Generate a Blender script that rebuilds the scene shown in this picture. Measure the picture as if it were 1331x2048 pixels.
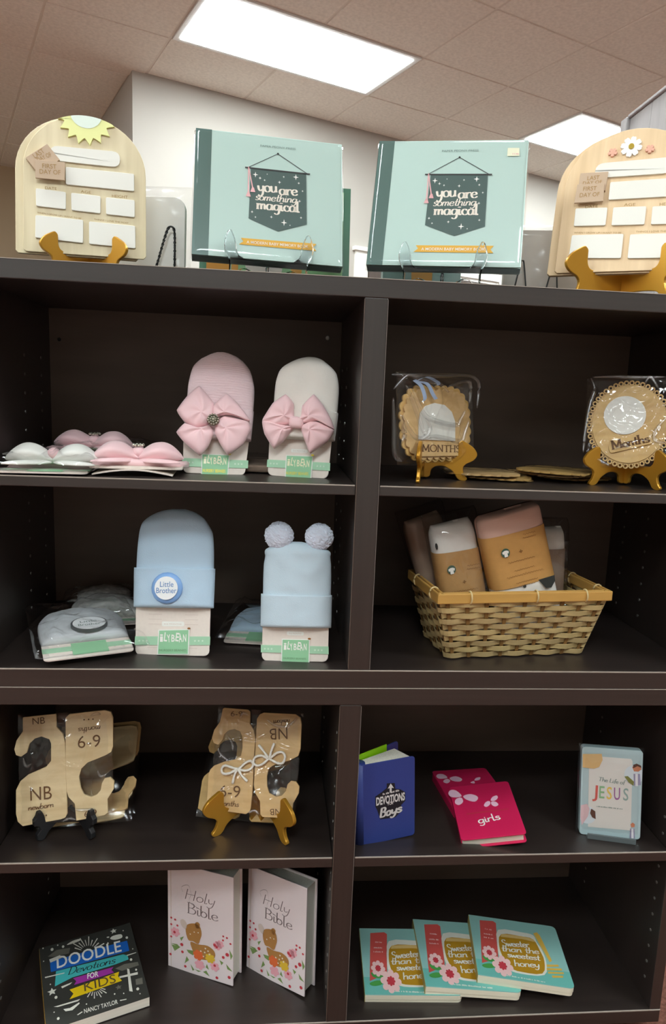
import bpy, bmesh, math, random
from mathutils import Vector, Matrix, noise
rnd = random.Random(7)
for o in list(bpy.data.objects): bpy.data.objects.remove(o, do_unlink=True)
scene = bpy.context.scene
COL = scene.collection
PI = math.pi
ZO = 0.70            # height of the upper bookcase's floor board above the carpet (all heights below are relative to it)

# ---------------------------------------------------------------- camera, world, exposure
def srgb(c):
    r = []
    for v in c[:3]:
        v = v / 255.0
        r.append(v / 12.92 if v <= 0.04045 else ((v + 0.055) / 1.055) ** 2.4)
    return (r[0], r[1], r[2], 1.0)

cam_d = bpy.data.cameras.new('camera')
cam_d.sensor_fit = 'VERTICAL'; cam_d.sensor_height = 36.0
cam_d.lens = 36.0 * 1390.43 / 2048.0
cam_d.clip_start = 0.05; cam_d.clip_end = 60
cam = bpy.data.objects.new('camera', cam_d); COL.objects.link(cam)
_yaw, _pit, _rol = 0.08834, -0.1624, 0.04004
F_ = Vector((math.sin(_yaw) * math.cos(_pit), math.cos(_yaw) * math.cos(_pit), math.sin(_pit)))
R0 = Vector((math.cos(_yaw), -math.sin(_yaw), 0)); U0 = R0.cross(F_)
R_ = math.cos(_rol) * R0 + math.sin(_rol) * U0; U_ = -math.sin(_rol) * R0 + math.cos(_rol) * U0
cm = Matrix((R_, U_, -F_)).transposed().to_4x4(); cm.translation = (-0.1436, -1.0419, 0.42556 + ZO)
cam.matrix_world = cm
scene.camera = cam

world = bpy.data.worlds.new('world'); scene.world = world; world.use_nodes = True
world.node_tree.nodes['Background'].inputs[0].default_value = (1, 1, 1, 1)
world.node_tree.nodes['Background'].inputs[1].default_value = 0.02
scene.view_settings.view_transform = 'Standard'; scene.view_settings.look = 'None'
scene.view_settings.gamma = 1.0; scene.view_settings.use_curve_mapping = False
scene.view_settings.exposure = 1.62
scene.cycles.use_adaptive_sampling = True; scene.cycles.adaptive_threshold = 0.02
scene.cycles.max_bounces = 6; scene.cycles.diffuse_bounces = 4; scene.cycles.glossy_bounces = 3; scene.cycles.transmission_bounces = 6; scene.cycles.transparent_max_bounces = 20
scene.cycles.caustics_reflective = False; scene.cycles.caustics_refractive = False
LIGHT = 9.0          # radiance of the fluorescent diffusers

# ---------------------------------------------------------------- materials
MATS = {}
def mat(name, rgb, rough=0.5, metal=0.0, spec=0.5, noise_amt=0.0, nscale=(30, 30, 30), bump=0.0, bscale=None, coat=0.0, sheen=0.0, grain=None):
    if name in MATS: return MATS[name]
    m = bpy.data.materials.new(name); m.use_nodes = True
    nt = m.node_tree; b = nt.nodes['Principled BSDF']
    c = srgb(rgb)
    b.inputs['Base Color'].default_value = c
    b.inputs['Roughness'].default_value = rough; b.inputs['Metallic'].default_value = metal
    b.inputs['Specular IOR Level'].default_value = spec
    if coat: b.inputs['Coat Weight'].default_value = coat; b.inputs['Coat Roughness'].default_value = 0.08
    if sheen: b.inputs['Sheen Weight'].default_value = sheen
    if noise_amt or bump or grain:
        tc = nt.nodes.new('ShaderNodeTexCoord'); mp = nt.nodes.new('ShaderNodeMapping')
        nt.links.new(tc.outputs['Object'], mp.inputs['Vector']); mp.inputs['Scale'].default_value = nscale
        nz = nt.nodes.new('ShaderNodeTexNoise'); nz.inputs['Scale'].default_value = 1.0; nz.inputs['Detail'].default_value = 5
        nt.links.new(mp.outputs['Vector'], nz.inputs['Vector'])
        if noise_amt or grain:
            rp = nt.nodes.new('ShaderNodeValToRGB')
            k0, k1 = 1 - noise_amt, 1 + noise_amt
            rp.color_ramp.elements[0].position = 0.32; rp.color_ramp.elements[1].position = 0.68
            g = srgb(grain) if grain else None
            rp.color_ramp.elements[0].color = (g if g else (c[0] * k0, c[1] * k0, c[2] * k0, 1))
            rp.color_ramp.elements[1].color = (c[0] * k1, c[1] * k1, c[2] * k1, 1)
            nt.links.new(nz.outputs['Fac'], rp.inputs['Fac']); nt.links.new(rp.outputs['Color'], b.inputs['Base Color'])
        if bump:
            bp = nt.nodes.new('ShaderNodeBump'); bp.inputs['Strength'].default_value = bump; bp.inputs['Distance'].default_value = 0.001
            src = nz
            if bscale:
                n2 = nt.nodes.new('ShaderNodeTexNoise'); n2.inputs['Scale'].default_value = 1.0; n2.inputs['Detail'].default_value = 4
                mp2 = nt.nodes.new('ShaderNodeMapping'); mp2.inputs['Scale'].default_value = bscale
                nt.links.new(tc.outputs['Object'], mp2.inputs['Vector']); nt.links.new(mp2.outputs['Vector'], n2.inputs['Vector']); src = n2
            nt.links.new(src.outputs['Fac'], bp.inputs['Height']); nt.links.new(bp.outputs['Normal'], b.inputs['Normal'])
    MATS[name] = m
    return m

def emit_mat(name, col, strength):
    m = bpy.data.materials.new(name); m.use_nodes = True; nt = m.node_tree
    b = nt.nodes['Principled BSDF']; b.inputs['Base Color'].default_value = (0.8, 0.8, 0.8, 1)
    b.inputs['Emission Color'].default_value = col; b.inputs['Emission Strength'].default_value = strength
    MATS[name] = m; return m

def film_mat(name, tint=0.97, rough=0.07, ior=1.5, bump=0.0):
    m = bpy.data.materials.new(name); m.use_nodes = True; nt = m.node_tree
    nt.nodes.remove(nt.nodes['Principled BSDF']); out = nt.nodes['Material Output']
    tr = nt.nodes.new('ShaderNodeBsdfTransparent'); tr.inputs[0].default_value = (tint, tint, tint, 1)
    gl = nt.nodes.new('ShaderNodeBsdfGlossy'); gl.inputs['Roughness'].default_value = rough
    fr = nt.nodes.new('ShaderNodeFresnel'); mx = nt.nodes.new('ShaderNodeMixShader')
    # a thin sheet reflects alike from both of its sides
    ge = nt.nodes.new('ShaderNodeNewGeometry'); mr = nt.nodes.new('ShaderNodeMapRange')
    mr.inputs['To Min'].default_value = ior; mr.inputs['To Max'].default_value = 1/ior
    nt.links.new(ge.outputs['Backfacing'], mr.inputs['Value']); nt.links.new(mr.outputs['Result'], fr.inputs['IOR'])
    nt.links.new(fr.outputs[0], mx.inputs[0]); nt.links.new(tr.outputs[0], mx.inputs[1]); nt.links.new(gl.outputs[0], mx.inputs[2])
    nt.links.new(mx.outputs[0], out.inputs['Surface'])
    MATS[name] = m; return m

def glass_mat(name):
    m = bpy.data.materials.new(name); m.use_nodes = True; b = m.node_tree.nodes['Principled BSDF']
    b.inputs['Base Color'].default_value = (0.97, 0.98, 1, 1); b.inputs['Roughness'].default_value = 0.02
    b.inputs['Transmission Weight'].default_value = 1.0; b.inputs['IOR'].default_value = 1.33
    MATS[name] = m; return m

mat('laminate', (42, 34, 31), 0.38, noise_amt=0.16, nscale=(3, 60, 160), bump=0.10, spec=1.0)
mat('laminate_up', (42, 34, 31), 0.38, noise_amt=0.16, nscale=(160, 60, 3), bump=0.10, spec=1.0)
mat('laminate_back', (98, 82, 72), 0.5, noise_amt=0.10, nscale=(4, 40, 30))
mat('worn_edge_glint', (168, 158, 148), 0.45)  # pale tone: specular edge highlight put into the colour, along with wear
mat('peg_metal', (150, 148, 144), 0.35, metal=0.7)
mat('white_plastic', (235, 235, 230), 0.4)
mat('ceiling_tile', (236, 231, 222), 0.95, noise_amt=0.07, nscale=(55, 55, 55), bump=0.6, bscale=(140, 140, 140), spec=0.1)
mat('grid_metal', (226, 220, 210), 0.7, spec=0.2)
mat('wall_paint', (182, 176, 168), 0.85, noise_amt=0.015, nscale=(4, 4, 4), spec=0.2)
mat('wall_beige', (196, 178, 150), 0.85, spec=0.2)
mat('trim_white', (228, 226, 218), 0.5)
mat('door_brown', (74, 60, 52), 0.45, noise_amt=0.12, nscale=(60, 60, 3))
mat('carpet', (116, 78, 66), 0.98, noise_amt=0.35, nscale=(160, 160, 160), bump=0.8, spec=0.05)
mat('barn_wood', (170, 166, 166), 0.8, noise_amt=0.16, nscale=(70, 14, 2.2), bump=0.3, spec=0.2)
emit_mat('diffuser', (0.885, 0.985, 1.0, 1), LIGHT)
mat('fixture_frame', (225, 225, 222), 0.4)
film_mat('film', 0.99, 0.05, 1.6); film_mat('film_soft', 0.97, 0.16); film_mat('shrink', 0.985, 0.05)
film_mat('film_fold', 0.99, 0.26, 2.1); film_mat('film_milky', 0.96, 0.22)
glass_mat('acrylic'); mat('acrylic_grey', (96,104,106), 0.15)
mat('birch', (220, 206, 172), 0.55, noise_amt=0.04, nscale=(60, 20, 4), grain=(208, 192, 156))
mat('birch_r', (226, 198, 160), 0.55, noise_amt=0.05, nscale=(60, 20, 4), grain=(214, 184, 144))
mat('alder', (218, 182, 128), 0.5, noise_amt=0.05, nscale=(12, 20, 70), grain=(204, 166, 112))
mat('alder_dark', (212, 174, 106), 0.5, noise_amt=0.05, nscale=(12, 20, 70), grain=(198, 158, 94))
mat('maple', (238, 216, 172), 0.5, noise_amt=0.05, nscale=(8, 20, 60), grain=(222, 196, 148))
mat('burnt', (104, 70, 38), 0.8)
mat('burnt_gold', (158, 124, 70), 0.7)
mat('plaque_white', (226, 223, 214), 0.45)
mat('tag_brown', (190, 164, 138), 0.6)
mat('sun_yellow', (230, 232, 156), 0.5); mat('sun_pale', (220, 232, 220), 0.5)
mat('petal_white', (240, 235, 228), 0.5); mat('daisy_eye', (168, 140, 34), 0.6); mat('blossom_pink', (222, 168, 146), 0.55)
mat('gold', (196, 142, 46), 0.28, metal=0.55)
mat('gold_edge', (206, 150, 48), 0.25, metal=0.8)
mat('black_plastic', (30, 30, 32), 0.35)
mat('book_mint', (186, 210, 202), 0.3, coat=0.35); mat('book_teal', (84, 110, 104), 0.3, coat=0.35)
mat('pages', (232, 226, 212), 0.8, noise_amt=0.10, nscale=(4, 900, 4)); mat('pages_v', (226, 220, 206), 0.8, noise_amt=0.12, nscale=(700, 700, 4))
mat('print_teal', (68, 90, 86), 0.45); mat('print_cream', (240, 230, 216), 0.5); mat('print_pink', (232, 176, 178), 0.5); mat('print_gold', (226, 170, 52), 0.5)
mat('print_white', (244, 242, 236), 0.5); mat('print_grey', (120, 140, 134), 0.5); mat('print_brown', (96, 78, 56), 0.5)
mat('sticker', (238, 236, 206), 0.6); mat('print_dark', (40, 40, 42), 0.5)
mat('knit_pink', (246, 220, 224), 0.95, sheen=0.3, bump=0.5, nscale=(400, 400, 900), spec=0.1); mat('knit_white', (238, 232, 224), 0.95, sheen=0.3, bump=0.4, nscale=(500, 500, 500), spec=0.1)
mat('knit_blue', (186, 210, 230), 0.95, sheen=0.25, bump=0.4, nscale=(600, 600, 600), spec=0.1); mat('knit_blue2', (196, 214, 226), 0.95, sheen=0.25, bump=0.4, nscale=(600, 600, 600), spec=0.1)
mat('knit_grey', (204, 208, 212), 0.95, noise_amt=0.12, nscale=(20, 300, 20), sheen=0.2, spec=0.1); mat('plush_grey', (196, 196, 192), 1.0, noise_amt=0.25, nscale=(90, 90, 90), spec=0.05)
mat('satin_pink', (248, 208, 212), 0.55, sheen=0.4, bump=0.15, nscale=(20, 20, 900)); mat('satin_white', (236, 236, 230), 0.5, sheen=0.3)
mat('card_cream', (232, 220, 210), 0.75, noise_amt=0.02, nscale=(200, 200, 200)); mat('card_pattern', (216, 200, 190), 0.8)
mat('band_green', (168, 212, 178), 0.6); mat('label_green', (150, 204, 160), 0.6); mat('label_border', (240, 240, 234), 0.6)
mat('foil', (244, 240, 206), 0.35); mat('foil_yellow', (236, 216, 70), 0.35, metal=0.2); mat('band_star', (214, 234, 214), 0.6)
mat('label_text', (124, 168, 128), 0.6); mat('bean', (150, 96, 40), 0.5)
mat('pom_blue', (216, 224, 240), 1.0, noise_amt=0.04, nscale=(80, 80, 80), sheen=0.5, spec=0.05)
mat('badge_blue', (130, 172, 226), 0.4); mat('badge_white', (242, 244, 246), 0.45); mat('badge_text', (86, 134, 190), 0.5); mat('badge_ring_dark', (92, 94, 96), 0.4)
mat('crystal', (222, 222, 206), 0.12, metal=0.8); mat('crystal_dark', (120, 118, 96), 0.3, metal=0.6)
mat('ribbon_blue', (150, 168, 196), 0.35, sheen=0.3)
mat('cotton_cord', (240, 236, 226), 0.9)
mat('bamboo', (196, 172, 120), 0.5, noise_amt=0.14, nscale=(9, 60, 90)); mat('bamboo_b', (182, 158, 112), 0.55, noise_amt=0.14, nscale=(9, 60, 90)); mat('bamboo_rim', (198, 152, 80), 0.4, noise_amt=0.08, nscale=(8, 60, 60)); mat('stake', (122, 88, 44), 0.6, noise_amt=0.15, nscale=(60, 60, 9)); mat('rattan_tie', (214, 190, 138), 0.5)
mat('kraft', (196, 146, 82), 0.75, noise_amt=0.03, nscale=(120, 120, 120)); mat('kraft_dim', (190, 146, 92), 0.75, noise_amt=0.03, nscale=(120, 120, 120))
mat('muslin_white', (230, 226, 220), 0.95, bump=0.4, nscale=(60, 60, 300)); mat('muslin_pink', (214, 176, 160), 0.95, bump=0.5, nscale=(30, 30, 400)); mat('muslin_taupe', (150, 128, 112), 0.95, noise_amt=0.1, nscale=(20, 20, 20)); mat('kraft_ink', (140, 96, 46), 0.7); mat('spot_black', (44, 46, 44), 0.8); mat('seal_green', (62, 92, 76), 0.6)
mat('blue_leather', (46, 62, 132), 0.45, bump=0.2, nscale=(500, 500, 500)); mat('flap_green', (150, 214, 16), 0.5); mat('silver_print', (226, 226, 226), 0.35, metal=0.2); mat('black_print', (22, 24, 34), 0.5)
mat('pink_leather', (206, 32, 84), 0.42, bump=0.2, nscale=(500, 500, 500)); mat('butterfly', (244, 200, 220), 0.4)
mat('pink_page', (240, 120, 140), 0.7)
mat('card_blue', (172, 194, 198), 0.4); mat('card_white', (216, 212, 206), 0.5); mat('tan_print', (214, 176, 120), 0.5); mat('jar_red', (206, 92, 84), 0.5); mat('jg', (132, 176, 130), 0.5); mat('jy', (226, 190, 90), 0.5); mat('jp', (160, 104, 156), 0.5); mat('jt', (142, 166, 160), 0.5)
mat('skin_print', (196, 124, 92), 0.5); mat('hair_print', (84, 54, 44), 0.5); mat('robe_print', (222, 220, 226), 0.5); mat('robe_shade', (146, 142, 170), 0.5); mat('olive', (120, 124, 62), 0.5); mat('rose_print', (214, 180, 184), 0.5); mat('pale_circle', (206, 216, 222), 0.5)
mat('bible_cover', (236, 224, 226), 0.45, coat=0.15); mat('bible_silver', (158, 146, 148), 0.3, metal=0.5); mat('gilt_edge', (224, 224, 212), 0.5, metal=0.0, noise_amt=0.08, nscale=(300, 900, 4))
mat('fawn', (178, 128, 70), 0.6); mat('bloom_pink', (238, 172, 184), 0.55); mat('berry', (196, 60, 70), 0.55); mat('bloom_orange', (226, 110, 60), 0.55); mat('bloom_yellow', (228, 190, 60), 0.55); mat('leaf_green', (124, 152, 88), 0.6)
mat('slate', (58, 58, 54), 0.5, coat=0.1); mat('d_blue', (30, 104, 196), 0.5); mat('d_teal', (72, 186, 186), 0.5); mat('d_purple', (164, 56, 160), 0.5); mat('d_yellow', (238, 202, 24), 0.5); mat('chalk', (226, 224, 212), 0.6); mat('chalk_dim', (112, 110, 100), 0.6); mat('spine_gold', (176, 136, 52), 0.5)
mat('aqua', (150, 200, 194), 0.4, coat=0.15); mat('aqua_deep', (112, 188, 178), 0.4, coat=0.15); mat('h_red', (214, 88, 82), 0.45); mat('h_gold', (196, 148, 40), 0.4, metal=0.15); mat('h_white', (232, 230, 218), 0.45); mat('h_light', (222, 188, 120), 0.45); mat('h_petal', (240, 198, 196), 0.5); mat('h_eye', (196, 60, 72), 0.5); mat('h_leaf', (76, 158, 76), 0.5); mat('h_dip', (226, 184, 82), 0.45); mat('board_page', (228, 222, 200), 0.6); mat('h_spine', (176, 160, 96), 0.45)
mat('rope_black', (24, 24, 24), 0.5); mat('sign_board', (236, 232, 226), 0.7); mat('sign_grey', (192, 182, 174), 0.7); mat('rope_red', (200, 70, 70), 0.6)
mat('book_green', (36, 106, 72), 0.4); mat('book_green_light', (140, 184, 132), 0.5); mat('book_orange', (214, 146, 56), 0.5)

# ---------------------------------------------------------------- geometry helpers
class MB:
    """collects vertices and faces of one mesh"""
    def __init__(s): s.v = []; s.f = []; s.m = []; s.mi = 0
    def add(s, vs, fs):
        o = len(s.v); s.v += [tuple(p) for p in vs]
        for f in fs: s.f.append(tuple(i + o for i in f)); s.m.append(s.mi)
    def box(s, x0, x1, y0, y1, z0, z1):
        s.add([(x0,y0,z0),(x1,y0,z0),(x1,y1,z0),(x0,y1,z0),(x0,y0,z1),(x1,y0,z1),(x1,y1,z1),(x0,y1,z1)],
              [(0,3,2,1),(4,5,6,7),(0,1,5,4),(1,2,6,5),(2,3,7,6),(3,0,4,7)])
    def prism(s, poly, y0, y1):
        """polygon in local x-z, extruded from y0 (front) to y1"""
        a = sum(poly[i][0]*poly[(i+1)%len(poly)][1]-poly[(i+1)%len(poly)][0]*poly[i][1] for i in range(len(poly)))
        if a < 0: poly = poly[::-1]
        n = len(poly)
        s.add([(p[0],y0,p[1]) for p in poly]+[(p[0],y1,p[1]) for p in poly],
              [tuple(range(n)), tuple(range(2*n-1,n-1,-1))]+[(i,i+n,(i+1)%n+n,(i+1)%n) for i in range(n)])
    def flat(s, poly, y):
        a = sum(poly[i][0]*poly[(i+1)%len(poly)][1]-poly[(i+1)%len(poly)][0]*poly[i][1] for i in range(len(poly)))
        if a < 0: poly = poly[::-1]
        s.add([(p[0],y,p[1]) for p in poly],[tuple(range(len(poly)))])
    def tube(s, path, r, n=8, closed=False, rf=None):
        P = [Vector(p) for p in path]; N = len(P); vs = []; fs = []
        up = Vector((0.013,0.021,1)).normalized()
        for i in range(N):
            a = P[(i-1)%N] if (closed or i>0) else P[i]; b = P[(i+1)%N] if (closed or i<N-1) else P[i]
            t = (b-a).normalized(); x = t.cross(up)
            if x.length < 0.05: x = t.cross(Vector((1,0,0)))
            x.normalize(); y = x.cross(t); rr = r*(rf(i/(N-1)) if rf else 1)
            for k in range(n):
                an = 2*PI*k/n; vs.append(P[i]+x*math.cos(an)*rr+y*math.sin(an)*rr)
        M = N if closed else N-1
        for i in range(M):
            for k in range(n):
                a = i*n+k; b = i*n+(k+1)%n; c = ((i+1)%N)*n+(k+1)%n; d = ((i+1)%N)*n+k
                fs.append((a,d,c,b))
        if not closed: fs += [tuple(range(n)), tuple(range((N-1)*n+n-1,(N-1)*n-1,-1))]
        s.add(vs,fs)
    def ball(s, c, rx, ry=None, rz=None, nu=14, nv=9, fn=None):
        ry = ry or rx; rz = rz or rx; vs = []; fs = []
        for j in range(1,nv):
            for i in range(nu):
                th = PI*j/nv; ph = 2*PI*i/nu
                d = Vector((math.sin(th)*math.cos(ph), math.sin(th)*math.sin(ph), math.cos(th)))
                k = fn(d) if fn else 1
                vs.append((c[0]+d.x*rx*k, c[1]+d.y*ry*k, c[2]+d.z*rz*k))
        vs.append((c[0],c[1],c[2]+rz)); vs.append((c[0],c[1],c[2]-rz)); t = len(vs)-2; b = t+1
        for j in range(nv-2):
            for i in range(nu): fs.append((j*nu+i,(j+1)*nu+i,(j+1)*nu+(i+1)%nu,j*nu+(i+1)%nu))
        for i in range(nu): fs.append((t,i,(i+1)%nu)); fs.append((b,(nv-2)*nu+(i+1)%nu,(nv-2)*nu+i))
        s.add(vs,fs)
    def build(s, name, material, parent=None, smooth=False, bevel=0.0, seg=2, auto=False):
        me = bpy.data.meshes.new(name); me.from_pydata(s.v, [], s.f); me.update()
        ms = material if isinstance(material,(list,tuple)) else [material]
        for q in ms: me.materials.append(MATS[q])
        if len(ms) > 1:
            for p, i in zip(me.polygons, s.m): p.material_index = i
        if smooth:
            for p in me.polygons: p.use_smooth = True
        o = bpy.data.objects.new(name, me); COL.objects.link(o)
        if parent: o.parent = parent
        if bevel:
            b = o.modifiers.new('bevel','BEVEL'); b.width = bevel; b.segments = seg; b.limit_method = 'ANGLE'; b.angle_limit = 0.7
        return o

def tag(o, label, cat, group=None, kind=None):
    if label: o['label'] = label
    if cat: o['category'] = cat
    if group: o['group'] = group
    if kind: o['kind'] = kind
    return o
def frame(pose):
    x, y, z, yaw, lean, roll = pose[:6]
    return Matrix.Translation((x,y,z)) @ Matrix.Rotation(yaw,4,'Z') @ Matrix.Rotation(-lean,4,'X') @ Matrix.Rotation(roll,4,'Y')
def thing(name, label, cat, pose=None, M=None, group=None):
    o = bpy.data.objects.new(name, None); o.empty_display_size = 0.03; COL.objects.link(o)
    o.matrix_world = M if M is not None else frame(pose)
    return tag(o, label, cat, group)
def dup(o, parent=None):
    c = o.copy(); COL.objects.link(c); c.parent = parent
    for ch in list(o.children): dup(ch, c)
    return c
def arc(cx, cz, rx, rz, a0, a1, n):
    return [(cx+rx*math.cos(a0+(a1-a0)*i/n), cz+rz*math.sin(a0+(a1-a0)*i/n)) for i in range(n+1)]
def rrect(x0, x1, z0, z1, r, n=5):
    return arc(x1-r,z0+r,r,r,-PI/2,0,n)+arc(x1-r,z1-r,r,r,0,PI/2,n)+arc(x0+r,z1-r,r,r,PI/2,PI,n)+arc(x0+r,z0+r,r,r,PI,1.5*PI,n)
def rquad(q, r, n=4):
    """quad with rounded corners"""
    out = []; Q = [Vector(p) for p in q]
    for i in range(4):
        p = Q[i]; a = (Q[i-1]-p).normalized()*r; b = (Q[(i+1)%4]-p).normalized()*r
        for k in range(n+1):
            t = k/n; out.append(tuple((p+a)*(1-t)**2 + p*2*t*(1-t) + (p+b)*t*t))
    return out
def crom(pts, n=6, closed=False):
    P = [Vector(p) for p in pts]; N = len(P); out = []
    M = N if closed else N-1
    for i in range(M):
        p1 = P[i]; p2 = P[(i+1)%N]
        p0 = P[(i-1)%N] if (closed or i>0) else p1*2-p2
        p3 = P[(i+2)%N] if (closed or i<N-2) else p2*2-p1
        for k in range(n):
            t = k/n
            out.append(tuple(0.5*((2*p1)+(p2-p0)*t+(2*p0-5*p1+4*p2-p3)*t*t+(3*p1-p0-3*p2+p3)*t**3)))
    if not closed: out.append(tuple(P[-1]))
    return out
def star(cx, cz, R, r, n, a0=PI/2, rz=1.0):
    return [(cx+(R if i%2==0 else r)*math.cos(a0+PI*i/n), cz+(R if i%2==0 else r)*rz*math.sin(a0+PI*i/n)) for i in range(2*n)]
def flower(cx, cz, rx, rz, n, depth=0.28, a0=0.3, notch=0.0, m=9):
    out = []
    for i in range(n*m):
        t = (i%m)/m; a = a0+2*PI*i/(n*m)
        k = 1-depth*(1-abs(math.sin(PI*t))**0.6)-notch*math.exp(-((t-0.5)/0.09)**2)
        out.append((cx+rx*k*math.cos(a), cz+rz*k*math.sin(a)))
    return out

def rowpuff(mb, rows, T, back=0.0, nx=22, nz=30, p=2.4, ripple=0.0, rfreq=40, wr=0.0, seed=0, top_taper=True, bot_taper=0.25):
    """soft body: rows = (x_left, x_right, z) from bottom to top; front bulges to -T"""
    rows = sorted(rows, key=lambda r: r[2])
    zs = [r[2] for r in rows]
    R = []
    for j in range(nz+1):
        z = zs[0]+(zs[-1]-zs[0])*(j/nz)
        if top_taper: z = zs[0]+(zs[-1]-zs[0])*(1-(1-j/nz)**1.35)
        k = 0
        while k < len(zs)-2 and z > zs[k+1]: k += 1
        t = (z-zs[k])/max(1e-9, zs[k+1]-zs[k])
        def cr(i):
            g = lambda q: rows[max(0,min(len(rows)-1,q))][i]
            a,b,c,d = g(k-1),g(k),g(k+1),g(k+2)
            return 0.5*(2*b+(c-a)*t+(2*a-5*b+4*c-d)*t*t+(3*b-a-3*c+d)*t**3)
        R.append((cr(0),cr(1),z,j/nz))
    vs = []; fs = []; wmax = max(r[1]-r[0] for r in rows)
    for side in (0,1):
        for (a,b,z,v) in R:
            e = 1.0
            if top_taper: e *= min(1,((1-v)/0.22))**0.5 if v > 0.78 else 1
            if bot_taper and v < 0.08: e *= 0.75+0.25*(v/0.08)**0.5
            for i in range(nx+1):
                s = -math.cos(PI*i/nx); q = max(0.0,1-abs(s)**p)**(1/p)
                x = (a+b)/2+s*(b-a)/2
                if side == 0:
                    y = back-T*q*e
                    if ripple: y -= ripple*math.sin(2*PI*rfreq*v)*q
                    if wr: y += wr*q*noise.noise(Vector((x*45+seed, z*45, seed)))
                else: y = back+0.12*T*q*e
                vs.append((x,y,z))
    n = nx+1; m = len(R)*n
    for j in range(len(R)-1):
        for i in range(nx):
            a = j*n+i; fs.append((a,a+1,a+n+1,a+n)); fs.append((m+a+1,m+a,m+a+n,m+a+n+1))
    for j in range(len(R)-1):
        a = j*n; fs.append((m+a,a,a+n,m+a+n)); a = j*n+nx; fs.append((a,m+a,m+a+n,a+n))
    for i in range(nx):
        fs.append((i+1,i,m+i,m+i+1)); a = (len(R)-1)*n+i; fs.append((a,a+1,m+a+1,m+a))
    mb.add(vs,fs)
def quadrows(q, n=2):
    (ax,az),(bx,bz),(cx,cz),(dx,dz) = q     # tl tr br bl
    return [(dx,cx,(cz+dz)/2),((ax+dx)/2,(bx+cx)/2,(az+bz+cz+dz)/4),(ax,bx,(az+bz)/2)]
def keen(P, n=6, k=0.10):
    """closed outline with gently bowed edges and corners kept pointed"""
    c = Vector((sum(p[0] for p in P)/len(P), sum(p[1] for p in P)/len(P))); out = []
    S = crom(P, n, True)
    for i in range(len(P)):
        a = Vector(P[i]); b = Vector(P[(i+1)%len(P)])
        for j in range(n):
            t = j/n; q = a.lerp(b,t); s = Vector(S[i*n+j]); out.append(tuple(q.lerp(s,0.35)))
    return out
def dome(mb, outline, c, T, y0, rings=9, folds=0, famp=0.0, back=0.002, sharp=0.5, crisp=False):
    """puffed shape: smooth closed outline, domed towards -y around point c"""
    O = keen(outline) if crisp else crom(outline, 5, True)
    n = len(O); vs = []; fs = []
    for k in range(rings):
        t = 1-k/rings
        for i,(x,z) in enumerate(O):
            h = (1-t**2)**sharp
            f = famp*math.sin(folds*2*PI*i/n+k*0.25)*t*(1-t)*4 if folds else 0
            vs.append((c[0]+(x-c[0])*t, y0-T*h-f, c[1]+(z-c[1])*t))
    vs.append((c[0],y0-T,c[1])); ctr = len(vs)-1
    for k in range(rings-1):
        for i in range(n):
            a = k*n+i; b = k*n+(i+1)%n; fs.append((a,b,b+n,a+n))
    for i in range(n): fs.append(((rings-1)*n+i,(rings-1)*n+(i+1)%n,ctr))
    bo = len(vs)
    for (x,z) in O: vs.append((x,y0+back,z))
    for i in range(n): fs.append((bo+i,bo+(i+1)%n,(i+1)%n,i))
    fs.append(tuple(range(bo+n-1,bo-1,-1)))
    # orientation
    a = sum(O[i][0]*O[(i+1)%n][1]-O[(i+1)%n][0]*O[i][1] for i in range(n))
    if a < 0: fs = [f[::-1] for f in fs]
    mb.add(vs,fs)
def bag(mb, q, y_front, y_back, amp=0.004, seed=0, n=30, edge=0.0015, freq=38, aniso=1.0, swell=1.0, ramp=7, ridge=0.0, crease=0.0, cf=16):
    """clear film pouch over the quad q (tl,tr,br,bl): crinkled front and back sheets that meet at the rim"""
    (ax,az),(bx,bz),(cx,cz),(dx,dz) = q; ym = (y_front+y_back)/2; vs = []; fs = []
    for side in (0,1):
        for j in range(n+1):
            v = j/n
            for i in range(n+1):
                u = i/n
                x = (ax*(1-u)+bx*u)*(1-v)+(dx*(1-u)+cx*u)*v; z = (az*(1-u)+bz*u)*(1-v)+(dz*(1-u)+cz*u)*v
                e = min(1,(min(u,1-u,v,1-v)*ramp))**0.6
                w = Vector((x*freq+seed*3.1, z*freq*aniso+seed*1.7, side*5+seed))
                k = noise.noise(w)+0.6*abs(noise.noise(w*2.3))-0.3
                if ridge: k = k*(1-ridge)+ridge*(1.2-4.0*abs(noise.noise(w*0.9+Vector((7,3,1)))))
                cr = crease*(math.exp(-(noise.noise(Vector((x*cf+seed*2.3,z*cf-seed,seed+side*9)))/0.11)**2)+0.6*math.exp(-(noise.noise(Vector((x*cf*1.7-seed,z*cf*1.7+seed*1.9,3+seed+side*9)))/0.10)**2)) if crease else 0.0
                rim = amp*0.6*noise.noise(w*1.3+Vector((4,4,4)))
                if side == 0: y = ym+(y_front-ym)*e*swell+amp*k*(0.35+0.65*e)-cr*e
                else: y = ym+(y_back-ym)*e*swell+amp*0.5*k*e
                if e < 0.02: y = ym+rim
                vs.append((x+rim*0.4*(1-e),y,z+rim*0.4*(1-e)))
    N = n+1; m = N*N
    for j in range(n):
        for i in range(n):
            a = j*N+i; fs.append((a,a+N,a+N+1,a+1)); b = a+m; fs.append((b,b+1,b+N+1,b+N))
    mb.add(vs,fs)

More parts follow.
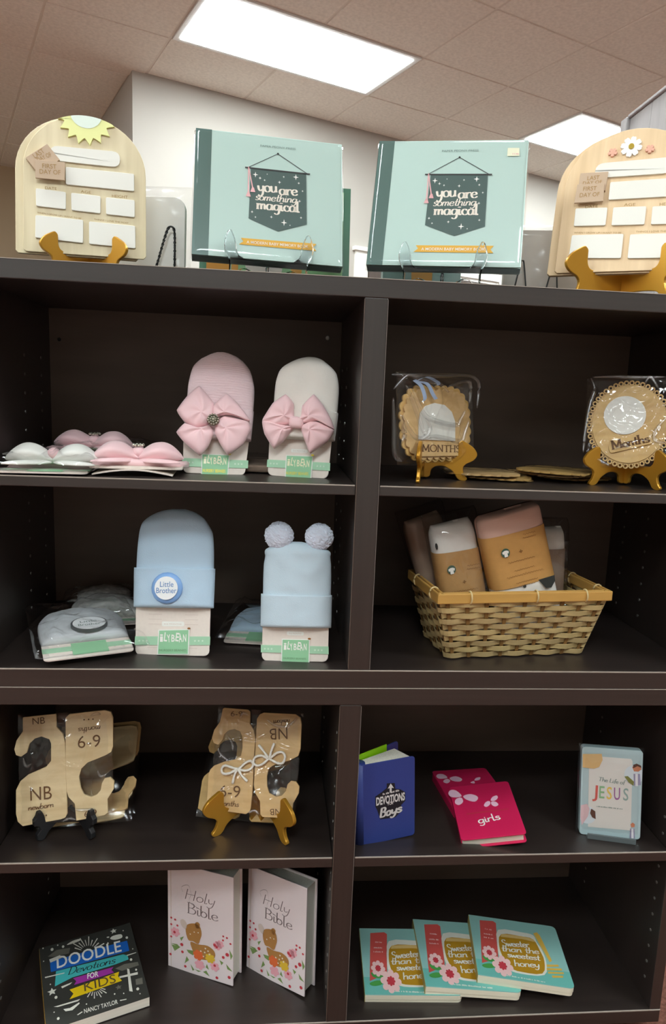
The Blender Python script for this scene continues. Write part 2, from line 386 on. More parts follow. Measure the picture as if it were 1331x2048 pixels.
# ---------------------------------------------------------------- lettering
_tc = {}
def glyphs(text, shear=0.0, offset=0.0):
    key = (text, shear, offset)
    if key in _tc: return _tc[key]
    cu = bpy.data.curves.new('lettering','FONT'); cu.body = text; cu.size = 1.0; cu.shear = shear; cu.offset = offset
    cu.resolution_u = 3; cu.fill_mode = 'BOTH'; cu.dimensions = '2D'
    ob = bpy.data.objects.new('lettering', cu); COL.objects.link(ob)
    dg = bpy.context.evaluated_depsgraph_get(); me = bpy.data.meshes.new_from_object(ob.evaluated_get(dg))
    vs = [(v.co.x, v.co.y) for v in me.vertices]; fs = [tuple(p.vertices) for p in me.polygons]
    bpy.data.objects.remove(ob); bpy.data.curves.remove(cu); bpy.data.meshes.remove(me)
    x0 = min(v[0] for v in vs); x1 = max(v[0] for v in vs)
    _tc[key] = (vs, fs, x0, x1, 0.69)
    return _tc[key]
def put_text(mb, entry, y, shear=0.0, bold=0.0, hs=1.0):
    t, ax, az, bx, bz, h = entry
    if t == '~':            # line of print too small to read in the photograph: word-like strokes
        L = math.hypot(bx-ax, bz-az); ux, uz = (bx-ax)/L, (bz-az)/L; px, pz = -uz, ux; k = 0.0; rr = random.Random(int(L*1e5))
        while k < L-0.0006:
            w = min(L-k, h*(0.35+0.3*rr.random())); hh = h*(0.55+0.35*rr.random())
            mb.add([(ax+ux*q+px*s*hh, y, az+uz*q+pz*s*hh) for q,s in ((k,0),(k+w*.7,0),(k+w*.7,1),(k,1))],[(0,1,2,3)])
            k += w*(1.9 if rr.random() < 0.18 else 1.0)
        return
    vs, fs, x0, x1, cap = glyphs(t, shear, bold)
    L = math.hypot(bx-ax, bz-az); ux, uz = (bx-ax)/L, (bz-az)/L; px, pz = -uz, ux
    sx = L/(x1-x0); sz = h*hs/cap
    P = [(ax+ux*(v[0]-x0)*sx+px*v[1]*sz, y, az+uz*(v[0]-x0)*sx+pz*v[1]*sz) for v in vs]
    mb.add(P, fs)
SK = {   # single-line alphabet: strokes as points, x-height 0.5, ascender 1; a leading 'S' keeps corners sharp
'a':(.5,[[(.38,.42),(.28,.5),(.12,.46),(.04,.26),(.1,.05),(.22,0),(.34,.1),(.39,.3)],[(.4,.5),(.39,.2),(.42,.03),(.52,.05)]]),
'b':(.45,[[(.06,1),(.05,.5),(.06,.05)],[(.06,.3),(.16,.48),(.32,.46),(.4,.26),(.32,.05),(.18,0),(.06,.08)]]),
'c':(.4,[[(.36,.4),(.26,.5),(.12,.46),(.04,.25),(.12,.05),(.26,0),(.4,.08)]]),
'e':(.42,[[(.05,.26),(.2,.27),(.36,.32),(.32,.47),(.18,.5),(.06,.38),(.04,.22),(.12,.04),(.26,0),(.42,.1)]]),
'f':(.32,[[(.36,.9),(.28,1),(.18,.92),(.16,.6),(.15,-.1)],[(.02,.5),(.3,.52)]]),
'g':(.47,[[(.38,.42),(.28,.5),(.12,.46),(.04,.26),(.1,.06),(.22,.02),(.34,.12),(.39,.3)],[(.4,.5),(.4,0),(.36,-.25),(.22,-.36),(.06,-.28)]]),
'h':(.47,[[(.06,1),(.06,0)],[(.06,.28),(.16,.45),(.28,.5),(.36,.4),(.37,.2),(.38,.02),(.46,.05)]]),
'i':(.23,[[(.08,.5),(.08,.1),(.14,0),(.22,.06)],[(.07,.68),(.09,.7)]]),
'l':(.23,[[(.08,1),(.08,.12),(.14,0),(.22,.06)]]),
'm':(.64,[[(.05,.5),(.05,0)],[(.05,.3),(.14,.46),(.24,.48),(.29,.36),(.29,0)],[(.29,.3),(.38,.46),(.48,.48),(.53,.36),(.53,.06),(.62,.05)]]),
'n':(.45,[[(.05,.5),(.05,0)],[(.05,.28),(.15,.45),(.27,.5),(.35,.38),(.35,.06),(.44,.05)]]),
'o':(.44,[[(.22,.5),(.08,.42),(.04,.25),(.1,.06),(.22,0),(.35,.07),(.4,.25),(.34,.43),(.22,.5)]]),
'r':(.34,[[(.06,.5),(.06,0)],[(.06,.28),(.14,.44),(.26,.5),(.33,.44)]]),
's':(.36,[[(.32,.42),(.22,.5),(.1,.46),(.08,.36),(.18,.28),(.3,.2),(.32,.09),(.2,0),(.05,.06)]]),
't':(.33,[[(.16,.85),(.15,.15),(.2,.02),(.32,.05)],[(.02,.5),(.3,.52)]]),
'u':(.46,[[(.05,.5),(.05,.16),(.12,.01),(.24,.02),(.34,.16)],[(.36,.5),(.36,.06),(.44,.04)]]),
'v':(.37,[[(.03,.5),(.12,.2),(.18,0),(.26,.24),(.34,.5)]]),
'w':(.56,[[(.03,.5),(.14,0),(.27,.42),(.4,0),(.54,.5)]]),
'y':(.43,[[(.04,.5),(.08,.2),(.18,.08),(.3,.18)],[(.38,.5),(.36,.1),(.3,-.22),(.16,-.36),(.02,-.26)]]),
'B':(.56,[[(.08,1),(.08,0)],[(.08,.98),(.3,.98),(.42,.86),(.4,.66),(.28,.54),(.1,.53)],[(.1,.53),(.34,.5),(.5,.36),(.48,.14),(.34,.01),(.08,.01)]]),
'D':(.62,[[(.1,1),(.1,0)],[(.02,.98),(.34,.97),(.54,.74),(.56,.4),(.4,.08),(.05,.01)]]),
'H':(.7,[[(.1,1),(.1,0)],[(.58,1),(.58,0)],[(.1,.52),(.58,.52)]]),
'L':(.5,['S',[(.1,1),(.1,.02),(.48,.02)]]),
'M':(.82,['S',[(.08,0),(.12,1),(.4,.15),(.68,1),(.72,0)]]),
'N':(.7,['S',[(.1,0),(.1,1),(.58,0),(.58,1)]]),
'O':(.8,[[(.4,1),(.16,.86),(.06,.5),(.16,.14),(.4,0),(.64,.14),(.74,.5),(.64,.86),(.4,1)]]),
'S':(.54,[[(.44,.84),(.34,.98),(.18,.98),(.08,.82),(.14,.62),(.34,.48),(.48,.3),(.42,.08),(.24,0),(.06,.12)]]),
'T':(.7,['S',[(.04,.97),(.66,.97)],[(.35,.97),(.35,0)]]),
' ':(.28,[])}
def skel(mb, text, ax, az, bx, bz, h, y, thin, thick, shear=0.0, serif=0.0, xh=False, track=0.0):
    """write text with a broad-nib pen along single-line letters; thin/thick are half-widths in metres"""
    x = 0; S = []
    for ch in text:
        adv, st = SK[ch]; sharp = bool(st) and st[0] == 'S'
        for k in st:
            if k == 'S': continue
            pts = [(x+p[0]+shear*p[1], p[1]) for p in k]
            if serif and len(k) == 2 and abs(k[0][0]-k[1][0]) < .03:
                for p in pts: S.append([(p[0]-serif,p[1]),(p[0]+serif,p[1])])
            if sharp: S += [[pts[i],pts[i+1]] for i in range(len(pts)-1)]
            else: S.append(pts if len(pts) == 2 else crom(pts,5))
        if serif and ch in 'MN':
            for q in ((.08,0),(.1,1)) + (((.72,0),(.7,1)) if ch == 'M' else ((.58,1),)): S.append([(x+q[0]-serif,q[1]),(x+q[0]+serif,q[1])])
        x += adv+track
    W = x-track; L = math.hypot(bx-ax,bz-az); ux,uz = (bx-ax)/L,(bz-az)/L; px,pz = -uz,ux
    sx = L/W; sz = h/(0.5 if xh else 1.0)
    for pts in S:
        Q = [Vector((ax+ux*p[0]*sx+px*p[1]*sz, az+uz*p[0]*sx+pz*p[1]*sz)) for p in pts]
        if len(Q) == 2: Q = [Q[0].lerp(Q[1],k/4) for k in range(5)]
        n = len(Q); vs = []; fs = []
        for i in range(n):
            d = (Q[min(n-1,i+1)]-Q[max(0,i-1)])
            if d.length < 1e-9: d = Vector((1,0))
            d.normalize(); lz = abs(d.x*px+d.y*pz); w = thin+(thick-thin)*lz
            nn = Vector((-d.y,d.x))*w
            vs += [(Q[i].x+nn.x,y,Q[i].y+nn.y),(Q[i].x-nn.x,y,Q[i].y-nn.y)]
        for i in range(n-1): fs.append((2*i,2*i+1,2*i+3,2*i+2))
        mb.add(vs,fs)
        for e in (0,-1):
            r = (thin+thick)/2*0.8 if thin == thick else thin
            mb.add([(Q[e].x+r*math.cos(2*PI*k/8),y,Q[e].y+r*math.sin(2*PI*k/8)) for k in range(8)],[tuple(range(8))])
# ---- measured layouts of the goods: pose = x, y, z, yaw, lean, roll, width, height; the rest in metres on each item's face
D = {
'boardL': {'pose': [-0.4427,0.1198,0.6296,0.1243,0.1558,-0.0081,0.1815,0.2153], 'slots': [[(-0.0287,0.1329),(0.0732,0.132),(0.0731,0.1046),(-0.0284,0.1059)],[(-0.0721,0.0961),(-0.0285,0.0943),(-0.0286,0.0675),(-0.0718,0.069)],[(-0.021,0.0939),(0.0226,0.0925),(0.0224,0.0656),(-0.0205,0.067)],[(0.0304,0.0916),(0.0739,0.0908),(0.0738,0.0639),(0.0307,0.0652)],[(-0.0727,0.0552),(-0.0033,0.0534),(-0.0034,0.0176),(-0.0733,0.0207)],[(0.0052,0.052),(0.0745,0.0505),(0.0748,0.0151),(0.0052,0.0171)]], 'pill': [(-0.0511,0.1634),(0.0521,0.164),(0.0516,0.1397),(-0.0512,0.141)], 'tags': [[(-0.0858,0.1398),(-0.0548,0.1637),(-0.0366,0.1414),(-0.0681,0.1175)],[(-0.0712,0.1367),(-0.0283,0.1371),(-0.0293,0.1093),(-0.0714,0.1092)]], 'sun': [(0.0019,0.2145,0.0437,0.0452)], 'text': [('LAST', -0.0718, 0.1396, -0.0577, 0.1503, 0.0074), ('DAY OF', -0.0671, 0.1348, -0.0479, 0.146, 0.0064), ('FIRST', -0.0611, 0.1247, -0.0408, 0.1255, 0.0069), ('DAY OF', -0.065, 0.116, -0.035, 0.1171, 0.0068), ('DATE', -0.0591, 0.0968, -0.0421, 0.097, 0.0042), ('AGE', -0.0071, 0.0961, 0.008, 0.0956, 0.0042), ('HEIGHT', 0.0394, 0.0933, 0.0632, 0.0934, 0.0043), ('WHEN I GROW UP I WANT TO BE', -0.0705, 0.0588, -0.0066, 0.055, 0.0025), ('THINGS I LOVE THE MOST', 0.0123, 0.0554, 0.0642, 0.0536, 0.0026)]},
'boardR': {'pose': [0.397,0.0633,0.6413,-0.4768,0.3569,-0.003,0.2057,0.2573], 'tags': [[(-0.0804,0.1776),(-0.0371,0.1765),(-0.0386,0.1423),(-0.0816,0.146)],[(-0.0829,0.1546),(-0.0407,0.1539),(-0.04,0.1209),(-0.0843,0.1209)]], 'daisy': [(-0.0064,0.2216,0.0174,0.0215)], 'pink': [(-0.034,0.2142,0.0077,0.0094),(0.0221,0.2145,0.0075,0.0092)], 'text': [('LAST', -0.0685, 0.1631, -0.0498, 0.1632, 0.0075), ('DAY OF', -0.0748, 0.1553, -0.0452, 0.1554, 0.0059), ('FIRST', -0.0728, 0.1415, -0.0521, 0.1412, 0.0077), ('DAY OF', -0.0771, 0.1302, -0.0466, 0.13, 0.0076)], 'row': [(-0.0851,0.1095),(0.0523,0.1071),(0.0619,0.0119),(-0.0829,0.0158),(-0.0381,0.1507)]},
'bookL': {'pose': [-0.1594,0.0997,0.6338,0.0776,0.3296,0.0133,0.2348,0.216], 'spine': [(-0.1166,0.2166),(-0.0932,0.2145),(-0.0924,-0.0007),(-0.1185,0.0001)], 'banner': [(-0.0303,0.1563),(0.0585,0.1546),(0.0597,0.0668),(0.0144,0.0501),(-0.0322,0.0681)], 'rod': [(-0.0395,0.1555),(0.0646,0.1553)], 'string': [(-0.0343,0.1564),(0.0125,0.1856),(0.0609,0.1554)], 'tassel': [(-0.0339,0.1572),(-0.0326,0.1415),(-0.0334,0.11),(-0.0298,0.1418),(-0.0265,0.1186)], 'ribbon': [(-0.0436,0.0337),(0.0753,0.0346),(0.0705,0.0284),(0.0753,0.0224),(-0.0464,0.0225),(-0.0396,0.0282)], 'text': [('you', -0.0186, 0.1155, 0.0129, 0.1174, 0.0105), ('are', 0.0153, 0.1137, 0.0449, 0.1154, 0.0095), ('something', -0.0231, 0.1007, 0.0431, 0.102, 0.0068), ('magical', -0.0195, 0.0855, 0.048, 0.0862, 0.0094), ('PAPER PEONY PRESS', -0.0159, 0.1953, 0.0411, 0.1961, 0.0035), ('A MODERN BABY MEMORY BOOK', -0.0346, 0.0251, 0.0633, 0.026, 0.0046)], 'stars': [(-0.0229,0.1445,0.0045,0.005),(-0.0154,0.1393,0.0026,0.0029),(0.0417,0.1473,0.0047,0.0051),(0.0155,0.1354,0.0027,0.0029),(0.0526,0.1239,0.0019,0.0021),(0.0479,0.1057,0.0024,0.0026),(-0.027,0.0795,0.0024,0.0026),(-0.0216,0.071,0.0018,0.0021),(0.0034,0.0736,0.0024,0.0026),(0.0235,0.066,0.005,0.0055),(0.0505,0.0771,0.0022,0.0023),(0.0222,0.1456,0.0019,0.0022),(-0.0043,0.1474,0.0012,0.0013),(-0.0082,0.1364,0.0019,0.0021),(0.0464,0.1372,0.0022,0.0024),(0.0331,0.0623,0.0014,0.0016)]},
'bookR': {'pose': [0.1144,0.0896,0.6384,-0.2534,0.345,0.0117,0.2414,0.2243], 'sticker': [(0.0882,0.2091),(0.1066,0.2089),(0.1074,0.1945),(0.0881,0.1941)]},
'hatP': {'pose': [-0.2358,0.093,0.2962,0.0815,0.3479,0.0233,0.1024,0.212], 'crown': [(-0.0523,0.0536,0.0573),(-0.0527,0.0549,0.0763),(-0.0521,0.0569,0.1051),(-0.0514,0.0581,0.1292),(-0.0505,0.0578,0.1511),(-0.0473,0.0538,0.1706),(-0.043,0.0486,0.1828),(-0.0322,0.0383,0.1952),(-0.0199,0.0283,0.2027),(-0.0087,0.0166,0.2076),(0.0004,0.0085,0.2096)], 'cuff': [(-0.0523,0.1065),(0.0573,0.1113),(0.0541,0.0583),(-0.0541,0.054)], 'card': [(-0.0543,0.0591),(0.0521,0.0649),(0.0481,-0.0048),(-0.0541,-0.007)], 'band': [(-0.055,0.0241),(0.0513,0.0251),(0.051,0.0117),(-0.0548,0.0102)], 'label': [(-0.0244,0.0326),(0.021,0.033),(0.0193,-0.0049),(-0.0238,-0.0045)], 'lobes': [[(-0.0078,0.0854),(-0.0077,0.1141),(-0.0318,0.1421),(-0.0487,0.1259),(-0.0658,0.0985),(-0.0535,0.0803),(-0.0364,0.0707),(-0.0175,0.0753)],[(-0.0079,0.0877),(-0.0096,0.1044),(-0.0043,0.1143),(0.0122,0.131),(0.031,0.1153),(0.0512,0.0888),(0.0478,0.0857),(0.0225,0.0943),(0.0021,0.0919)],[(-0.0108,0.0757),(-0.0219,0.0727),(-0.0397,0.0705),(-0.0533,0.0768),(-0.0648,0.062),(-0.0531,0.0474),(-0.0268,0.0255),(-0.014,0.0401),(-0.0069,0.0617)],[(-0.0041,0.0772),(0.0089,0.0923),(0.0478,0.0857),(0.0528,0.0733),(0.0421,0.0477),(0.0178,0.0281),(0.0061,0.0435),(-0.0036,0.0619)]], 'jewel': [(-0.0077,0.0818,0.0106,0.0112)], 'text': [('ILYBEAN', -0.0207, 0.0164, 0.0164, 0.0163, 0.0118), ('NURSERY BEANIES', -0.0214, 0.002, 0.0148, 0.0023, 0.0052)]},
'hatW': {'pose': [-0.1036,0.0865,0.2962,-0.1959,0.218,0.0028,0.0995,0.2004], 'crown': [(-0.0483,0.0549,0.061),(-0.0484,0.0567,0.0886),(-0.0482,0.0575,0.1116),(-0.048,0.0578,0.1416),(-0.0469,0.0563,0.1578),(-0.0428,0.0521,0.1729),(-0.0365,0.0454,0.181),(-0.0243,0.0357,0.1891),(-0.0119,0.0272,0.195),(0.0017,0.0167,0.1988)], 'cuff': [(-0.0487,0.1058),(0.0582,0.1099),(0.0557,0.0617),(-0.0506,0.0579)], 'card': [(-0.0514,0.0629),(0.0518,0.0679),(0.0509,-0.0027),(-0.0512,-0.0042)], 'band': [(-0.0522,0.026),(0.0519,0.0258),(0.0521,0.0128),(-0.052,0.0136)], 'label': [(-0.0216,0.035),(0.0232,0.0357),(0.0228,-0.0026),(-0.0208,-0.0021)], 'lobes': [[(-0.0057,0.0881),(-0.0098,0.0971),(-0.0124,0.1178),(-0.0261,0.1315),(-0.0459,0.1163),(-0.0593,0.0925),(-0.0612,0.0855),(-0.0454,0.077),(-0.018,0.0818)],[(-0.0034,0.0882),(0.0017,0.0977),(0.0029,0.1138),(0.02,0.133),(0.0373,0.1154),(0.0513,0.0931),(0.0569,0.0773),(0.0321,0.0899),(0.0049,0.084)],[(-0.0085,0.0788),(-0.0272,0.0813),(-0.0612,0.0867),(-0.0562,0.065),(-0.0394,0.0421),(-0.0252,0.0538),(-0.0116,0.0729)],[(0.0018,0.0793),(0.0184,0.0892),(0.0345,0.0877),(0.0563,0.0762),(0.0479,0.0586),(0.0208,0.0371),(0.0116,0.0545)]], 'jewel': [(-0.0043,0.0847,0.0096,0.0097)], 'pill': [(-0.0143,0.0456),(0.0133,0.0459),(0.0137,0.0404),(-0.0139,0.0399)], 'text': [('ILYBEAN', -0.0185, 0.0175, 0.0187, 0.0172, 0.0114), ('NURSERY BEANIES', -0.0193, 0.003, 0.0174, 0.0037, 0.0046)]},
'hatB': {'pose': [-0.3005,0.0583,0.0,-0.1204,0.2594,-0.0322,0.119,0.2404], 'crown': [(-0.0647,0.0639,0.0775),(-0.0644,0.0646,0.1099),(-0.0648,0.064,0.1413),(-0.0643,0.0629,0.1752),(-0.0625,0.0601,0.202),(-0.0583,0.052,0.2166),(-0.0488,0.0443,0.2264),(-0.0363,0.0335,0.2338),(-0.0237,0.0231,0.2382),(-0.0102,0.0131,0.2407)], 'cuff': [(-0.0674,0.1438),(0.0651,0.1411),(0.0645,0.0779),(-0.0656,0.08)], 'card': [(-0.0633,0.0849),(0.0605,0.0869),(0.062,0.0001),(-0.062,-0.0013)], 'band': [(-0.0619,0.03),(0.0619,0.0318),(0.0619,0.018),(-0.062,0.0158)], 'label': [(-0.0238,0.0414),(0.0277,0.0435),(0.028,0.0021),(-0.0244,0.0011)], 'badge': [(-0.0076,0.1098,0.0258,0.0255)], 'pill': [(-0.0188,0.055),(0.018,0.0552),(0.0183,0.0476),(-0.0185,0.0469)], 'text': [('Little', -0.0174, 0.1116, 0.0045, 0.1119, 0.0087), ('Brother', -0.0231, 0.1014, 0.0097, 0.1019, 0.0087), ('ILYBEAN', -0.0204, 0.0224, 0.024, 0.0233, 0.0124), ('NURSERY BEANIES', -0.0205, 0.0066, 0.0241, 0.0074, 0.0038)]},
'hatE': {'pose': [-0.1004,0.0365,0.0,-0.077,0.1755,-0.0166,0.1085,0.1966], 'crown': [(-0.0563,0.0568,0.0572),(-0.0554,0.057,0.0829),(-0.0546,0.056,0.1104),(-0.0547,0.0559,0.1343),(-0.0542,0.0553,0.1582),(-0.0523,0.0538,0.1711),(-0.0535,0.0546,0.1766),(-0.0521,0.0517,0.1812),(-0.0467,0.0424,0.1848),(-0.0395,0.0322,0.1884),(-0.0285,0.0211,0.1921),(-0.0139,0.0064,0.1949)], 'cuff': [(-0.0569,0.1085),(0.057,0.1094),(0.0568,0.0561),(-0.0566,0.055)], 'card': [(-0.054,0.0598),(0.0538,0.0619),(0.0548,-0.0037),(-0.0553,-0.0029)], 'band': [(-0.056,0.0259),(0.0542,0.0253),(0.0545,0.0128),(-0.0557,0.014)], 'label': [(-0.0223,0.0366),(0.0236,0.0366),(0.0236,-0.0019),(-0.0227,-0.001)], 'poms': [(-0.0303,0.2044,0.0239,0.0239),(0.0351,0.2034,0.0235,0.0236)], 'pill': [(-0.0143,0.0487),(0.0133,0.0483),(0.0134,0.0424),(-0.0141,0.0423)], 'text': [('ILYBEAN', -0.0188, 0.0193, 0.0191, 0.0191, 0.0113), ('NURSERY BEANIES', -0.0188, 0.0041, 0.0179, 0.0035, 0.0029)]},
'mon1': {'pose': [0.1273,0.09,0.3318,0.5634,0.1154,-0.0206,0.176,0.1157], 'plaque': [(-0.0902,0.1169),(0.0891,0.1129),(0.0867,-0.006),(-0.0879,0.0006)], 'white': [(-0.047,0.0342),(0.0378,0.0293),(0.0393,0.0614),(0.0319,0.0783),(0.015,0.0895),(-0.0085,0.0926),(-0.0292,0.0874),(-0.0411,0.0766),(-0.0451,0.0622)], 'plate': [(-0.0485,0.0301),(0.0556,0.0266),(0.0476,0.0043),(-0.047,0.0097)], 'bag': [(-0.1034,0.1348),(0.0858,0.1348),(0.0852,-0.0088),(-0.1087,0.0121)], 'text': [('MONTHS', -0.0417, 0.015, 0.0479, 0.0104, 0.0108)], 'folds': [[(-0.0758,0.119),(-0.0636,0.0962),(-0.0515,0.0694),(-0.0392,0.0404)],[(-0.0627,0.1139),(-0.0504,0.0909),(-0.0351,0.0711),(-0.0074,0.0618),(0.0349,0.0558),(0.0463,0.0651),(0.058,0.0802)],[(-0.0866,0.0723),(-0.0732,0.0518),(-0.0568,0.0371),(-0.0367,0.0385),(-0.0259,0.0511),(-0.0353,0.0675)],[(-0.042,0.0332),(-0.0189,0.0381),(0.0124,0.0337),(0.046,0.0291),(0.0565,0.046),(0.0656,0.063)],[(-0.101,0.1132),(-0.0714,0.134),(-0.0398,0.1287),(-0.0043,0.1242),(0.0186,0.1099)],[(-0.09,0.0749),(-0.0828,0.0448),(-0.0889,0.029)],[(-0.1034,0.1348),(-0.0192,0.1356),(0.0858,0.1343),(0.0878,0.0841)],[(0.0191,0.1191),(0.0685,0.1277),(0.0692,0.0916)],[(-0.1041,0.0993),(-0.1042,0.0522),(-0.104,0.0119),(-0.0903,0.0007)]]},
'mon2': {'pose': [0.4489,0.0847,0.3282,-0.4566,0.2824,-0.0787,0.1182,0.1521], 'disc': [(0.0017,0.0753,0.0595,0.068)], 'disc2': [(-0.06,0.0726),(0.0612,0.0779),(0.0008,0.1515),(0.0025,-0.0001)], 'white': [(-0.0359,0.0891),(-0.0027,0.1247),(0.0306,0.0934),(-0.0029,0.0573)], 'plate': [(-0.0284,0.04),(0.0402,0.0587),(0.0421,0.041),(-0.0253,0.0242)], 'bag': [(-0.0595,0.1592),(0.0792,0.1544),(0.0796,0.0017),(-0.0685,0.0045)], 'text': [('Months', -0.0216, 0.0311, 0.0366, 0.0436, 0.0158)], 'folds': [[(0.0274,0.1442),(0.0367,0.1544),(0.0499,0.1326)],[(-0.0575,0.1569),(-0.0513,0.1371),(-0.0586,0.1092),(-0.0656,0.0599),(-0.0679,0.0257)],[(0.063,0.0861),(0.0448,0.0617),(0.0449,0.0451),(0.0632,0.0396)],[(-0.0556,0.159),(-0.0204,0.1583),(0.0179,0.1553),(0.0609,0.1536)],[(-0.0187,0.0315),(-0.0036,0.0375),(0.004,0.0343)],[(-0.0493,0.017),(-0.0395,0.0106),(-0.0259,0.0022)]]},
'nbL': {'pose': [-0.4772,0.0653,-0.2997,0.0276,0.2334,-0.0615,0.161,0.1812], 'p1': [(-0.0661,0.1798),(-0.0127,0.1815),(-0.0118,0.1786),(-0.0113,0.1596),(-0.0014,0.1475),(0.0019,0.1322),(0.0029,0.0139),(-0.0009,0.0077),(-0.0083,0.0056),(-0.0504,0.002),(-0.0695,0.0),(-0.0775,0.0081),(-0.08,0.0213),(-0.0793,0.0602),(-0.0718,0.0744),(-0.0597,0.0836),(-0.0302,0.0943),(-0.0218,0.1039),(-0.0211,0.1321),(-0.0237,0.1398),(-0.0365,0.1455),(-0.0476,0.1426),(-0.056,0.1348),(-0.0608,0.1202),(-0.0701,0.1144),(-0.0782,0.1178),(-0.0808,0.1274),(-0.0769,0.1421),(-0.0665,0.1563)], 'p2': [(0.0038,0.1737),(0.0105,0.1798),(0.0685,0.1822),(0.0787,0.1786),(0.0822,0.1679),(0.0809,0.1203),(0.0779,0.111),(0.0683,0.1061),(0.0382,0.0962),(0.0277,0.0867),(0.0237,0.0739),(0.026,0.0549),(0.0313,0.0432),(0.0423,0.0385),(0.0517,0.0414),(0.0584,0.0484),(0.0606,0.0595),(0.0654,0.0676),(0.0748,0.0687),(0.0812,0.0615),(0.0799,0.0484),(0.0692,0.0324),(0.0695,0.0098),(0.0638,0.0066),(0.0526,0.0048),(0.0173,0.0014),(0.0153,0.0296),(0.0054,0.0417),(0.0028,0.0513),(0.0021,0.0982)], 'text': [('NB', -0.0499, 0.1667, -0.0296, 0.1671, 0.0109), ('NB', -0.056, 0.0411, -0.0213, 0.0412, 0.022), ('newborn', -0.06, 0.0254, -0.0188, 0.0279, 0.006), ('months', 0.0612, 0.1564, 0.0248, 0.155, 0.0061), ('6-9', 0.023, 0.1215, 0.0603, 0.1215, 0.0204), ('6-9', 0.0313, 0.0061, 0.0518, 0.0086, 0.0094)], 'dots': [(-0.0462,0.0142,0.0013,0.0013),(-0.0383,0.0146,0.0012,0.0013),(-0.031,0.0151,0.0013,0.0013),(0.0344,0.1685,0.0013,0.0014),(0.0419,0.1686,0.0013,0.0013),(0.049,0.1684,0.0013,0.0013)], 'folds': [[(-0.0655,0.114),(-0.0612,0.0996),(-0.0521,0.1026)],[(0.0546,0.0826),(0.06,0.0727),(0.0713,0.0756)],[(0.016,0.0221),(0.0289,0.019),(0.0493,0.0191)],[(-0.0047,0.0034),(0.0064,0.007),(0.0174,0.0033)],[(0.0458,0.1744),(0.0552,0.1775),(0.0627,0.176)]]},
'nbR': {'pose': [-0.164,0.0669,-0.2902,-0.2067,0.3857,-0.0197,0.1552,0.1725], 'p1': [(-0.0699,0.1705),(-0.0671,0.1733),(-0.0236,0.1728),(-0.0195,0.1691),(-0.0177,0.1489),(-0.0102,0.1389),(-0.0058,0.1239),(-0.0055,0.0916),(-0.003,0.0376),(-0.0035,0.0099),(-0.0049,0.0034),(-0.0115,-0.0008),(-0.0618,0.0015),(-0.082,0.0109),(-0.0841,0.0592),(-0.0818,0.0669),(-0.0754,0.074),(-0.0578,0.082),(-0.038,0.0873),(-0.0294,0.0936),(-0.0276,0.107),(-0.0294,0.126),(-0.0343,0.1343),(-0.0449,0.1377),(-0.0559,0.1346),(-0.0624,0.1274),(-0.0645,0.1177),(-0.0719,0.1094),(-0.0804,0.1117),(-0.0844,0.12),(-0.0817,0.1337),(-0.0728,0.1479),(-0.0709,0.1597)], 'p2': [(-0.0058,0.1585),(-0.0014,0.1665),(0.0055,0.1699),(0.0624,0.171),(0.072,0.1659),(0.0748,0.1545),(0.0759,0.1128),(0.0728,0.1013),(0.0585,0.0927),(0.0331,0.0842),(0.0226,0.0768),(0.0204,0.0636),(0.0222,0.047),(0.0271,0.0363),(0.0394,0.0317),(0.0492,0.0344),(0.0555,0.0422),(0.0576,0.0535),(0.0631,0.0595),(0.072,0.0592),(0.0786,0.0514),(0.0784,0.0404),(0.0698,0.0232),(0.0685,0.0022),(0.0649,-0.0012),(0.0186,-0.0029),(0.0143,0.0004),(0.0114,0.0221),(0.0023,0.0343),(-0.0014,0.047),(-0.0029,0.0805),(-0.0046,0.122)], 'text': [('6-9', -0.0536, 0.1594, -0.0323, 0.1605, 0.0089), ('6-9', -0.0605, 0.0237, -0.0239, 0.0252, 0.0194), ('months', -0.0617, 0.0097, -0.0249, 0.0104, 0.0059), ('NB', 0.0498, 0.1466, 0.0184, 0.1432, 0.0189), ('NB', 0.0489, 0.0133, 0.0303, 0.0112, 0.0102), ('newborn', 0.053, 0.1616, 0.0239, 0.1577, 0.0058)], 'cords': [[(-0.0315,0.0727),(-0.0459,0.064),(-0.057,0.0632),(-0.0597,0.0705),(-0.0532,0.0766),(-0.0315,0.0727),(-0.0193,0.083),(-0.0096,0.0875),(-0.0046,0.0822),(-0.0084,0.0744),(-0.0182,0.0709),(-0.0315,0.0727)],[(-0.0315,0.0727),(-0.0356,0.0629),(-0.0382,0.0478)],[(-0.0305,0.0727),(-0.0235,0.063),(-0.0125,0.0535)],[(0.0222,0.0937),(0.011,0.0834),(0.0011,0.0808),(-0.0044,0.086),(-0.0011,0.0948),(0.0098,0.0975),(0.0222,0.0937),(0.0354,0.1041),(0.0454,0.1058),(0.0504,0.0986),(0.0477,0.089),(0.0388,0.0874),(0.0222,0.0937)],[(0.0211,0.0946),(0.0132,0.1043),(0.0022,0.1149)],[(0.0241,0.0948),(0.0253,0.1052),(0.0295,0.1198)]], 'folds': [[(0.0126,0.1588),(0.0276,0.1502),(0.046,0.1486),(0.0595,0.1573),(0.0658,0.1664)],[(-0.0344,0.1565),(-0.0312,0.1664),(-0.0206,0.1632)],[(-0.0705,0.1057),(-0.0653,0.0947),(-0.0477,0.0827)],[(-0.0077,0.0022),(0.0038,0.0068),(0.0133,0.0003)],[(-0.0561,0.1259),(-0.0468,0.1151),(-0.0435,0.102)]]},
